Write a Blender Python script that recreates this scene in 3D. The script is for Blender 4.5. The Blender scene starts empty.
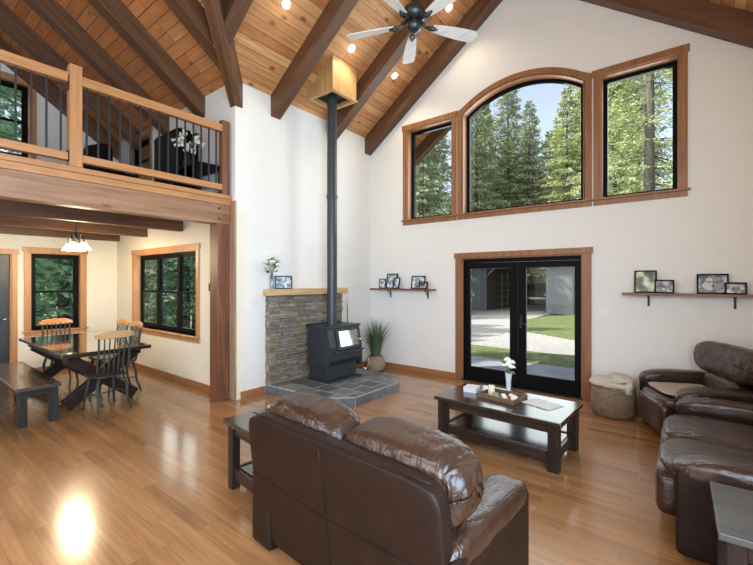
import bpy, bmesh, math, random
from mathutils import Vector, Matrix, noise
import numpy as np
PI = math.pi
C = bpy.context.scene.collection
SC = bpy.context.scene

# ------------------------------------------------------------------ camera
cam_d = bpy.data.cameras.new('camera'); cam = bpy.data.objects.new('camera', cam_d); C.objects.link(cam)
cam.location = (0, 0, 1.65); cam.rotation_euler = (PI/2, 0, math.radians(38))
cam_d.sensor_width = 36; cam_d.lens = 395/753*36; cam_d.shift_y = -0.002
cam_d.clip_start = 0.05; cam_d.clip_end = 500
SC.camera = cam
# ------------------------------------------------------------------ world, sun, lights, exposure
SC.view_settings.view_transform = 'Standard'; SC.view_settings.look = 'None'
SC.view_settings.gamma = 1; SC.view_settings.use_curve_mapping = False
SC.view_settings.exposure = 0.0
w = bpy.data.worlds.new('sky'); SC.world = w; w.use_nodes = True
nt = w.node_tree; bg = nt.nodes['Background']
sky = nt.nodes.new('ShaderNodeTexSky'); sky.sky_type = 'NISHITA'; sky.sun_disc = False
sky.sun_elevation = math.radians(48); sky.sun_rotation = math.radians(200); sky.air_density = 1.0; sky.dust_density = 3.5
hs = nt.nodes.new('ShaderNodeHueSaturation'); hs.inputs['Saturation'].default_value = 0.6; nt.links.new(sky.outputs[0], hs.inputs['Color']); nt.links.new(hs.outputs[0], bg.inputs[0]); bg.inputs[1].default_value = 0.34
def lamp(name, kind, loc, energy, color, direction=None, **kw):
    d = bpy.data.lights.new(name, kind); d.energy = energy; d.color = color
    for k, v in kw.items(): setattr(d, k, v)
    o = bpy.data.objects.new(name, d); C.objects.link(o); o.location = loc
    if direction is not None:
        o.rotation_euler = Vector(direction).to_track_quat('-Z', 'Y').to_euler()
    return o
lamp('sun', 'SUN', (0, 0, 30), 8.0, (1.0, 0.95, 0.86), (0.62, 0.62, -0.85), angle=math.radians(0.6))
# fill lamps added at unseen right and rear openings, more daylight at the windows
lamp('daylight_side_fill', 'AREA', (0.93, -0.2, 2.1), 460, (0.58, 0.79, 1.0), (-1, 0.0, 0.02), shape='RECTANGLE', size=3.4, size_y=3.0)
lamp('daylight_rear_fill', 'AREA', (-2.2, -2.95, 2.6), 95, (0.93, 0.96, 1.0), (0, 1, 0.05), shape='RECTANGLE', size=4.4, size_y=3.6)
lamp('daylight_upper_window', 'AREA', (-2.0, 6.45, 3.7), 130, (0.88, 0.94, 1.0), (0, -1, -0.25), shape='RECTANGLE', size=3.6, size_y=1.7)
lamp('daylight_french_door', 'AREA', (-2.0, 6.75, 1.2), 26, (0.9, 0.95, 1.0), (0, -1, -0.1), shape='RECTANGLE', size=1.7, size_y=1.7)
lamp('daylight_dining_window', 'AREA', (-7.1, 3.6, 1.5), 30, (0.9, 1.0, 0.95), (0, -1, -0.1), shape='RECTANGLE', size=2.2, size_y=1.2)

# ------------------------------------------------------------------ material helpers
def newmat(name):
    m = bpy.data.materials.new(name); m.use_nodes = True
    return m, m.node_tree, m.node_tree.nodes['Principled BSDF']
def N(nt, t, **kw):
    n = nt.nodes.new(t)
    for k, v in kw.items(): setattr(n, k, v)
    return n
def ramp(nt, stops):
    r = N(nt, 'ShaderNodeValToRGB'); e = r.color_ramp.elements
    while len(e) < len(stops): e.new(0.5)
    for i, (p, c) in enumerate(stops):
        e[i].position = p; e[i].color = (*c, 1) if len(c) == 3 else c
    return r
def bump(nt, b, height, strength=0.2, dist=0.01):
    n = N(nt, 'ShaderNodeBump'); n.inputs['Strength'].default_value = strength; n.inputs['Distance'].default_value = dist
    nt.links.new(height, n.inputs['Height']); nt.links.new(n.outputs[0], b.inputs['Normal'])
def plain(name, col, rough=0.5, metal=0.0, bumps=0.0, scale=60, var=0.06, coat=0.0):
    m, nt, b = newmat(name)
    tc = N(nt, 'ShaderNodeTexCoord'); no = N(nt, 'ShaderNodeTexNoise'); no.inputs['Scale'].default_value = scale; no.inputs['Detail'].default_value = 4
    nt.links.new(tc.outputs['Object'], no.inputs['Vector'])
    r = ramp(nt, [(0.3, [c*(1-var) for c in col]), (0.7, [min(1, c*(1+var)) for c in col])])
    nt.links.new(no.outputs[0], r.inputs[0]); nt.links.new(r.outputs[0], b.inputs['Base Color'])
    b.inputs['Roughness'].default_value = rough; b.inputs['Metallic'].default_value = metal
    b.inputs['Coat Weight'].default_value = coat
    if bumps: bump(nt, b, no.outputs[0], bumps, 0.004)
    return m
def wood(name, c1, c2, axis='x', rough=0.45, grain=14, coat=0.0, bumps=0.08, knots=False):
    m, nt, b = newmat(name)
    tc = N(nt, 'ShaderNodeTexCoord'); mp = N(nt, 'ShaderNodeMapping')
    s = [grain]*3; s['xyz'.index(axis)] = grain*0.07
    mp.inputs['Scale'].default_value = s
    nt.links.new(tc.outputs['Object'], mp.inputs[0])
    no = N(nt, 'ShaderNodeTexNoise'); no.inputs['Scale'].default_value = 1.3; no.inputs['Detail'].default_value = 6; no.inputs['Distortion'].default_value = 1.2
    nt.links.new(mp.outputs[0], no.inputs['Vector'])
    r = ramp(nt, [(0.32, c1), (0.68, c2)])
    nt.links.new(no.outputs[0], r.inputs[0]); out = r.outputs[0]
    if knots:
        mp2 = N(nt, 'ShaderNodeMapping'); s2 = [9]*3; s2['xyz'.index(axis)] = 2.2; mp2.inputs['Scale'].default_value = s2
        nt.links.new(tc.outputs['Object'], mp2.inputs[0])
        vo = N(nt, 'ShaderNodeTexVoronoi'); vo.inputs['Scale'].default_value = 1.0; nt.links.new(mp2.outputs[0], vo.inputs['Vector'])
        kr = ramp(nt, [(0.05, (0.35, 0.35, 0.35)), (0.16, (1, 1, 1))]); nt.links.new(vo.outputs['Distance'], kr.inputs[0])
        mx = N(nt, 'ShaderNodeMix', data_type='RGBA', blend_type='MULTIPLY'); mx.inputs[0].default_value = 0.8
        nt.links.new(out, mx.inputs[6]); nt.links.new(kr.outputs[0], mx.inputs[7]); out = mx.outputs[2]
    nt.links.new(out, b.inputs['Base Color'])
    b.inputs['Roughness'].default_value = rough; b.inputs['Coat Weight'].default_value = coat; b.inputs['Coat Roughness'].default_value = 0.1
    bump(nt, b, no.outputs[0], bumps, 0.003)
    return m
def planks(name, cols, along, across, width, length, rough=0.4, gap=(0.05, 0.02, 0.01), mortar=0.004, coat=0.0, knots=0.0, spec=0.5, grainamt=0.5, bumps=0.1, across_scale=1.0):
    # boards laid along one object axis; per-board colour, grain, joints and knots
    m, nt, b = newmat(name); L = nt.links.new
    tc = N(nt, 'ShaderNodeTexCoord'); sp = N(nt, 'ShaderNodeSeparateXYZ'); cb = N(nt, 'ShaderNodeCombineXYZ')
    L(tc.outputs['Object'], sp.inputs[0]); L(sp.outputs['xyz'.index(along)], cb.inputs[0])
    mm = N(nt, 'ShaderNodeMath', operation='MULTIPLY'); mm.inputs[1].default_value = across_scale
    L(sp.outputs['xyz'.index(across)], mm.inputs[0]); L(mm.outputs[0], cb.inputs[1])
    def brick(c1, c2, mc, seed):
        br = N(nt, 'ShaderNodeTexBrick'); br.offset = 0.37; br.offset_frequency = 3
        br.inputs['Scale'].default_value = 1; br.inputs['Brick Width'].default_value = length; br.inputs['Row Height'].default_value = width
        br.inputs['Mortar Size'].default_value = mortar; br.inputs['Mortar Smooth'].default_value = 0.3; br.inputs['Bias'].default_value = 0
        br.inputs['Color1'].default_value = (*c1, 1); br.inputs['Color2'].default_value = (*c2, 1); br.inputs['Mortar'].default_value = (*mc, 1)
        L(cb.outputs[0], br.inputs['Vector']); return br
    br = brick((0, 0, 0), (1, 1, 1), (0.5, 0.5, 0.5), 0)
    rp = ramp(nt, [(i/(len(cols)-1), c) for i, c in enumerate(cols)]); L(br.outputs['Color'], rp.inputs[0])
    # grain offset by board value
    ad = N(nt, 'ShaderNodeVectorMath', operation='ADD'); L(cb.outputs[0], ad.inputs[0])
    sc_ = N(nt, 'ShaderNodeVectorMath', operation='SCALE'); sc_.inputs['Scale'].default_value = 17.0; L(br.outputs['Color'], sc_.inputs[0]); L(sc_.outputs[0], ad.inputs[1])
    mp = N(nt, 'ShaderNodeMapping'); mp.inputs['Scale'].default_value = (1.6, 26, 1); L(ad.outputs[0], mp.inputs[0])
    no = N(nt, 'ShaderNodeTexNoise'); no.inputs['Scale'].default_value = 1.0; no.inputs['Detail'].default_value = 6; no.inputs['Distortion'].default_value = 1.0; L(mp.outputs[0], no.inputs['Vector'])
    g = ramp(nt, [(0.3, (1-grainamt,)*3), (0.7, (1.12, 1.12, 1.12))]); L(no.outputs[0], g.inputs[0])
    mx = N(nt, 'ShaderNodeMix', data_type='RGBA', blend_type='MULTIPLY'); mx.inputs[0].default_value = 1; L(rp.outputs[0], mx.inputs[6]); L(g.outputs[0], mx.inputs[7])
    out = mx.outputs[2]
    if knots:
        mp2 = N(nt, 'ShaderNodeMapping'); mp2.inputs['Scale'].default_value = (2.4, 5.5, 1); L(ad.outputs[0], mp2.inputs[0])
        vo = N(nt, 'ShaderNodeTexVoronoi'); vo.inputs['Scale'].default_value = 1; L(mp2.outputs[0], vo.inputs['Vector'])
        kr = ramp(nt, [(0.06, (0.25, 0.16, 0.12)), (0.17, (1, 1, 1))]); L(vo.outputs['Distance'], kr.inputs[0])
        m3 = N(nt, 'ShaderNodeMix', data_type='RGBA', blend_type='MULTIPLY'); m3.inputs[0].default_value = knots; L(out, m3.inputs[6]); L(kr.outputs[0], m3.inputs[7]); out = m3.outputs[2]
    m4 = N(nt, 'ShaderNodeMix', data_type='RGBA'); L(br.outputs['Fac'], m4.inputs[0]); L(out, m4.inputs[6]); m4.inputs[7].default_value = (*gap, 1)
    L(m4.outputs[2], b.inputs['Base Color'])
    b.inputs['Roughness'].default_value = rough; b.inputs['Coat Weight'].default_value = coat; b.inputs['Coat Roughness'].default_value = 0.12
    b.inputs['Specular IOR Level'].default_value = spec
    sb = N(nt, 'ShaderNodeMath', operation='SUBTRACT'); L(no.outputs[0], sb.inputs[0]); L(br.outputs['Fac'], sb.inputs[1])
    bump(nt, b, sb.outputs[0], bumps, 0.003)
    return m
def island(name, cols, rough=0.8, bumps=0.5, scale=40, noisev=0.25, subsurf=0.0, trans=0.0):
    # colour differs from one loose piece of the mesh to the next (stones, tiles, leaves)
    m, nt, b = newmat(name); L = nt.links.new
    ge = N(nt, 'ShaderNodeNewGeometry'); rp = ramp(nt, [(i/(len(cols)-1), c) for i, c in enumerate(cols)])
    L(ge.outputs['Random Per Island'], rp.inputs[0])
    out = rp.outputs[0]
    if noisev:
        tc = N(nt, 'ShaderNodeTexCoord'); no = N(nt, 'ShaderNodeTexNoise'); no.inputs['Scale'].default_value = scale; no.inputs['Detail'].default_value = 6
        L(tc.outputs['Object'], no.inputs['Vector'])
        g = ramp(nt, [(0.3, (1-noisev,)*3), (0.7, (1+noisev,)*3)]); L(no.outputs[0], g.inputs[0])
        mx = N(nt, 'ShaderNodeMix', data_type='RGBA', blend_type='MULTIPLY'); mx.inputs[0].default_value = 1; L(out, mx.inputs[6]); L(g.outputs[0], mx.inputs[7]); out = mx.outputs[2]
        if bumps: bump(nt, b, no.outputs[0], bumps, 0.01)
    L(out, b.inputs['Base Color']); b.inputs['Roughness'].default_value = rough
    if trans:
        tr = N(nt, 'ShaderNodeBsdfTranslucent'); L(out, tr.inputs[0]); ms = N(nt, 'ShaderNodeMixShader'); ms.inputs[0].default_value = trans
        L(b.outputs[0], ms.inputs[1]); L(tr.outputs[0], ms.inputs[2]); L(ms.outputs[0], nt.nodes['Material Output'].inputs[0])
    return m
def leather(name, c1, c2, rough=0.32, fold=1.0):
    m, nt, b = newmat(name); L = nt.links.new
    tc = N(nt, 'ShaderNodeTexCoord')
    no = N(nt, 'ShaderNodeTexNoise'); no.inputs['Scale'].default_value = 7; no.inputs['Detail'].default_value = 5; L(tc.outputs['Object'], no.inputs['Vector'])
    r = ramp(nt, [(0.3, c1), (0.75, c2)]); L(no.outputs[0], r.inputs[0]); L(r.outputs[0], b.inputs['Base Color'])
    vo = N(nt, 'ShaderNodeTexVoronoi'); vo.inputs['Scale'].default_value = 260; L(tc.outputs['Object'], vo.inputs['Vector'])
    mp = N(nt, 'ShaderNodeMapping'); mp.inputs['Scale'].default_value = (26, 7, 12); L(tc.outputs['Object'], mp.inputs[0])
    n2 = N(nt, 'ShaderNodeTexNoise'); n2.inputs['Scale'].default_value = 1.1; n2.inputs['Detail'].default_value = 3; n2.inputs['Distortion'].default_value = 1.5; L(mp.outputs[0], n2.inputs['Vector'])
    b1 = N(nt, 'ShaderNodeBump'); b1.inputs['Strength'].default_value = 0.34*fold; b1.inputs['Distance'].default_value = 0.02; L(n2.outputs[0], b1.inputs['Height'])
    b2 = N(nt, 'ShaderNodeBump'); b2.inputs['Strength'].default_value = 0.12; b2.inputs['Distance'].default_value = 0.002; L(vo.outputs['Distance'], b2.inputs['Height']); L(b1.outputs[0], b2.inputs['Normal'])
    L(b2.outputs[0], b.inputs['Normal'])
    b.inputs['Roughness'].default_value = rough; b.inputs['Specular IOR Level'].default_value = 0.6
    return m
def glass(name, tint=(0.97, 0.99, 0.98), refl=0.5):
    m = bpy.data.materials.new(name); m.use_nodes = True; nt = m.node_tree; nt.nodes.clear()
    o = N(nt, 'ShaderNodeOutputMaterial'); t = N(nt, 'ShaderNodeBsdfTransparent'); g = N(nt, 'ShaderNodeBsdfGlossy'); f = N(nt, 'ShaderNodeFresnel'); mx = N(nt, 'ShaderNodeMixShader')
    t.inputs[0].default_value = (*tint, 1); g.inputs['Roughness'].default_value = 0.02; g.inputs[0].default_value = (refl, refl, refl, 1); f.inputs[0].default_value = 1.45
    ge = N(nt, 'ShaderNodeNewGeometry'); sb = N(nt, 'ShaderNodeMath', operation='SUBTRACT'); sb.inputs[0].default_value = 1; nt.links.new(ge.outputs['Backfacing'], sb.inputs[1]); ml = N(nt, 'ShaderNodeMath', operation='MULTIPLY'); nt.links.new(f.outputs[0], ml.inputs[0]); nt.links.new(sb.outputs[0], ml.inputs[1])
    nt.links.new(ml.outputs[0], mx.inputs[0]); nt.links.new(t.outputs[0], mx.inputs[1]); nt.links.new(g.outputs[0], mx.inputs[2]); nt.links.new(mx.outputs[0], o.inputs[0])
    return m
def emis(name, col, strength):
    m, nt, b = newmat(name); b.inputs['Base Color'].default_value = (*col, 1)
    b.inputs['Emission Color'].default_value = (*col, 1); b.inputs['Emission Strength'].default_value = strength
    return m
def weave(name, c1, c2, scale=60):
    m, nt, b = newmat(name); L = nt.links.new
    tc = N(nt, 'ShaderNodeTexCoord'); br = N(nt, 'ShaderNodeTexBrick'); sp = N(nt, 'ShaderNodeSeparateXYZ'); L(tc.outputs['Object'], sp.inputs[0])
    at = N(nt, 'ShaderNodeMath', operation='ARCTAN2'); L(sp.outputs[1], at.inputs[0]); L(sp.outputs[0], at.inputs[1])
    cb = N(nt, 'ShaderNodeCombineXYZ'); ml = N(nt, 'ShaderNodeMath', operation='MULTIPLY'); ml.inputs[1].default_value = 0.24; L(at.outputs[0], ml.inputs[0]); L(ml.outputs[0], cb.inputs[0]); L(sp.outputs[2], cb.inputs[1])
    br.inputs['Scale'].default_value = scale; br.inputs['Brick Width'].default_value = 1.5; br.inputs['Row Height'].default_value = 0.8; br.inputs['Mortar Size'].default_value = 0.16; br.inputs['Mortar Smooth'].default_value = 1
    br.inputs['Color1'].default_value = (*c1, 1); br.inputs['Color2'].default_value = (*c2, 1); br.inputs['Mortar'].default_value = (*[c*0.3 for c in c1], 1)
    L(cb.outputs[0], br.inputs['Vector']); L(br.outputs['Color'], b.inputs['Base Color']); b.inputs['Roughness'].default_value = 0.7
    iv = N(nt, 'ShaderNodeMath', operation='SUBTRACT'); iv.inputs[0].default_value = 1; L(br.outputs['Fac'], iv.inputs[1]); bump(nt, b, iv.outputs[0], 0.8, 0.012)
    return m
def photo(name, tone, seed, scale=9):
    m, nt, b = newmat(name); L = nt.links.new
    tc = N(nt, 'ShaderNodeTexCoord'); mp = N(nt, 'ShaderNodeMapping'); mp.inputs['Location'].default_value = (seed*3.1, seed, seed*1.7); L(tc.outputs['Object'], mp.inputs[0])
    no = N(nt, 'ShaderNodeTexNoise'); no.inputs['Scale'].default_value = scale; no.inputs['Detail'].default_value = 5; L(mp.outputs[0], no.inputs['Vector'])
    r = ramp(nt, tone); L(no.outputs[0], r.inputs[0]); L(r.outputs[0], b.inputs['Base Color']); b.inputs['Roughness'].default_value = 0.25
    return m

M = {}
M['wall'] = plain('wall_paint', (0.80, 0.775, 0.73), 0.85, var=0.01, scale=8)
M['wall_dining'] = plain('lamp_warmed_wall_paint', (0.81, 0.745, 0.61), 0.85, var=0.01, scale=8)  # some of the chandelier's warm light is put into this wall colour
M['floor'] = planks('oak_floor', [(0.25, 0.115, 0.047), (0.35, 0.168, 0.066), (0.38, 0.188, 0.076), (0.32, 0.150, 0.058), (0.42, 0.215, 0.092)], 'x', 'y', 0.083, 0.85, rough=0.2, coat=0.4, grainamt=0.24, gap=(0.21, 0.10, 0.042), mortar=0.0013, bumps=0.05)
PC = [(0.45, 0.19, 0.065), (0.62, 0.31, 0.12), (0.52, 0.22, 0.075), (0.68, 0.37, 0.155), (0.47, 0.17, 0.055)]
PC2 = [(0.44, 0.155, 0.05), (0.56, 0.23, 0.085), (0.48, 0.175, 0.055), (0.60, 0.28, 0.12)]
M['pine_y'] = planks('pine_ceiling_boards', PC, 'y', 'x', 0.105, 2.7, rough=0.5, knots=0.9, grainamt=0.30, gap=(0.10, 0.04, 0.015), mortar=0.003)
M['pine_x'] = planks('pine_loft_ceiling_boards', PC2, 'x', 'y', 0.12, 2.7, rough=0.5, knots=0.75, grainamt=0.22, gap=(0.08, 0.03, 0.012), mortar=0.004)
BC = ((0.080, 0.033, 0.015), (0.155, 0.069, 0.031))
M['beam_x'] = wood('stained_beam_x', *BC, 'x', 0.5, 10); M['beam_y'] = wood('stained_beam_y', *BC, 'y', 0.5, 10); M['beam_z'] = wood('stained_beam_z', (0.12, 0.045, 0.022), (0.22, 0.09, 0.045), 'z', 0.5, 10)
M['loft_beam'] = wood('loft_edge_beam_wood', (0.22, 0.11, 0.055), (0.36, 0.19, 0.10), 'y', 0.5, 9, knots=True)
M['fir_x'] = wood('fir_x', (0.36, 0.16, 0.065), (0.50, 0.24, 0.105), 'x', 0.4, 16)
M['fir_y'] = wood('fir_y', (0.38, 0.17, 0.065), (0.50, 0.245, 0.10), 'y', 0.4, 16)
M['fir_z'] = wood('fir_z', (0.38, 0.17, 0.065), (0.50, 0.245, 0.10), 'z', 0.4, 16)
M['casing'] = wood('casing_wood', (0.23, 0.092, 0.034), (0.33, 0.148, 0.058), 'z', 0.42, 14)
M['casing_light'] = wood('dining_casing_wood', (0.42, 0.19, 0.07), (0.56, 0.28, 0.115), 'z', 0.42, 14)
M['trim_tan'] = wood('tan_trim_wood', (0.30, 0.17, 0.09), (0.42, 0.26, 0.15), 'z', 0.45, 14)
M['base'] = wood('baseboard_wood', (0.28, 0.115, 0.045), (0.40, 0.18, 0.075), 'x', 0.4, 14)
M['black'] = plain('black_frame', (0.004, 0.004, 0.005), 0.5); M['black'].node_tree.nodes['Principled BSDF'].inputs['Specular IOR Level'].default_value = 0.1
M['iron'] = plain('black_iron', (0.03, 0.031, 0.032), 0.4, 0.6)
M['balus'] = plain('baluster_metal', (0.05, 0.052, 0.055), 0.42, 0.6)
M['glass'] = glass('window_glass')
M['stone'] = island('stacked_stone', [(0.13, 0.115, 0.10), (0.22, 0.19, 0.155), (0.28, 0.25, 0.21), (0.17, 0.14, 0.11), (0.34, 0.26, 0.16), (0.21, 0.185, 0.16), (0.34, 0.31, 0.26), (0.15, 0.135, 0.12), (0.30, 0.20, 0.10), (0.20, 0.175, 0.145), (0.25, 0.20, 0.13)], 0.8, 0.9, 30, 0.35)
M['slate'] = island('slate_tile', [(0.06, 0.066, 0.076), (0.13, 0.145, 0.16), (0.09, 0.10, 0.115), (0.20, 0.21, 0.22), (0.075, 0.078, 0.085)], 0.34, 0.3, 14, 0.25)
M['grout'] = plain('grout', (0.50, 0.47, 0.42), 0.85)
M['stove'] = plain('stove_paint', (0.032, 0.038, 0.046), 0.40, 0.2, 0.15, 300)
M['pipe'] = plain('stove_pipe_paint', (0.05, 0.055, 0.062), 0.38, 0.3)
M['chrome'] = plain('polished_metal', (0.65, 0.62, 0.58), 0.2, 1.0)
M['dark_glass'] = plain('stove_door_glass', (0.62, 0.64, 0.62), 0.08, 0.9, var=0.02)
M['mantel'] = wood('mantel_wood', (0.50, 0.30, 0.14), (0.68, 0.45, 0.24), 'y', 0.4, 12, knots=True)
M['cedar'] = wood('cedar_box', (0.42, 0.23, 0.085), (0.58, 0.36, 0.15), 'z', 0.45, 22)
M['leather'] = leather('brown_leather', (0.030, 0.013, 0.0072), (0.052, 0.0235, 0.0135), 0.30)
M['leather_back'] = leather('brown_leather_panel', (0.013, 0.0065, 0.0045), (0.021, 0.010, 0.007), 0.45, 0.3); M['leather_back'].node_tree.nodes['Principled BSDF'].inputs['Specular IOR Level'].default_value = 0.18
M['walnut'] = wood('espresso_wood', (0.020, 0.013, 0.010), (0.052, 0.030, 0.022), 'x', 0.28, 14, coat=0.4)
M['walnut_z'] = wood('espresso_wood_leg', (0.018, 0.012, 0.010), (0.040, 0.024, 0.018), 'z', 0.35, 14)
M['walnut_top'] = planks('espresso_boards', [(0.018, 0.012, 0.009), (0.036, 0.023, 0.017), (0.026, 0.016, 0.012)], 'x', 'y', 0.145, 3.0, rough=0.18, coat=0.5, mortar=0.002, gap=(0.006, 0.005, 0.004), spec=0.7)
M['table_glass'] = planks('dining_top_boards', [(0.024, 0.018, 0.014), (0.05, 0.034, 0.026), (0.035, 0.024, 0.018)], 'x', 'y', 0.19, 4.0, rough=0.05, coat=1.0, mortar=0.002, gap=(0.006, 0.005, 0.004), spec=0.9, bumps=0.01)
M['slab_grey'] = planks('grey_stained_boards', [(0.055, 0.055, 0.052), (0.085, 0.084, 0.08)], 'x', 'y', 0.29, 3.0, rough=0.3, coat=0.3, mortar=0.002, gap=(0.03, 0.03, 0.03))
M['bench'] = wood('bench_wood', (0.045, 0.032, 0.026), (0.10, 0.065, 0.045), 'x', 0.22, 10, coat=0.5)
M['bench_leg'] = wood('bench_leg_wood', (0.018, 0.017, 0.016), (0.036, 0.031, 0.028), 'z', 0.4, 12)
M['chairframe'] = plain('grey_chair_paint', (0.045, 0.050, 0.048), 0.42)
M['crest'] = wood('light_crest_wood', (0.46, 0.26, 0.12), (0.62, 0.38, 0.19), 'x', 0.35, 18)
M['crest_dark'] = wood('orange_crest_wood', (0.48, 0.19, 0.06), (0.58, 0.27, 0.10), 'x', 0.35, 18)
M['seatwood'] = wood('chair_seat_wood', (0.06, 0.04, 0.03), (0.11, 0.075, 0.055), 'x', 0.3, 14)
M['basket'] = weave('basket_weave', (0.36, 0.25, 0.15), (0.24, 0.155, 0.09), 38)
M['pot'] = weave('pot_weave', (0.62, 0.49, 0.35), (0.50, 0.37, 0.24), 34)
M['blanket'] = plain('cream_knit', (0.56, 0.50, 0.42), 0.95, 0, 0.6, 220, 0.1)
M['throw'] = plain('beige_throw', (0.40, 0.33, 0.27), 0.95, 0, 0.6, 220, 0.1)
M['plastic'] = plain('white_plastic', (0.80, 0.80, 0.78), 0.35, var=0.01)
M['white'] = plain('white_ceramic', (0.82, 0.81, 0.78), 0.3, var=0.02)
M['petal'] = plain('white_petal', (0.86, 0.84, 0.74), 0.6, var=0.03)
M['cream'] = plain('cream_petal', (0.80, 0.74, 0.55), 0.6, var=0.1)
M['stem'] = plain('green_stem', (0.10, 0.17, 0.07), 0.6)
M['blade'] = island('grass_blade', [(0.05, 0.10, 0.05), (0.10, 0.17, 0.08), (0.07, 0.12, 0.07), (0.15, 0.20, 0.11)], 0.55, 0, 20, 0)
M['paper'] = plain('paper', (0.62, 0.62, 0.62), 0.6, var=0.02)
M['wax'] = plain('cream_candle', (0.80, 0.72, 0.55), 0.5)
M['succulent'] = plain('succulent', (0.20, 0.30, 0.14), 0.6, var=0.2)
M['fan_blade'] = wood('fan_blade_whitewash', (0.62, 0.58, 0.53), (0.78, 0.75, 0.70), 'x', 0.35, 16)
M['fan_metal'] = plain('pewter_metal', (0.05, 0.055, 0.055), 0.35, 0.7)
M['bulb'] = emis('lamp_bulb', (1.0, 0.86, 0.62), 60)
M['downlight'] = emis('downlight_lens', (1.0, 0.90, 0.72), 9)
M['shade'] = None
M['door_grey'] = plain('grey_door_paint', (0.03, 0.03, 0.033), 0.4)
M['deckunder'] = planks('loft_deck_underside', [(0.14, 0.05, 0.025), (0.20, 0.08, 0.04)], 'x', 'y', 0.14, 3, rough=0.6, gap=(0.05, 0.02, 0.01))
M['curtain'] = plain('grey_curtain', (0.34, 0.35, 0.36), 0.9)

for k_ in ('walnut_z', 'walnut', 'bench_leg', 'chairframe', 'balus'): M[k_].node_tree.nodes['Principled BSDF'].inputs['Specular IOR Level'].default_value = 0.18
M['walnut'].node_tree.nodes['Principled BSDF'].inputs['Coat Weight'].default_value = 0.1
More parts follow.
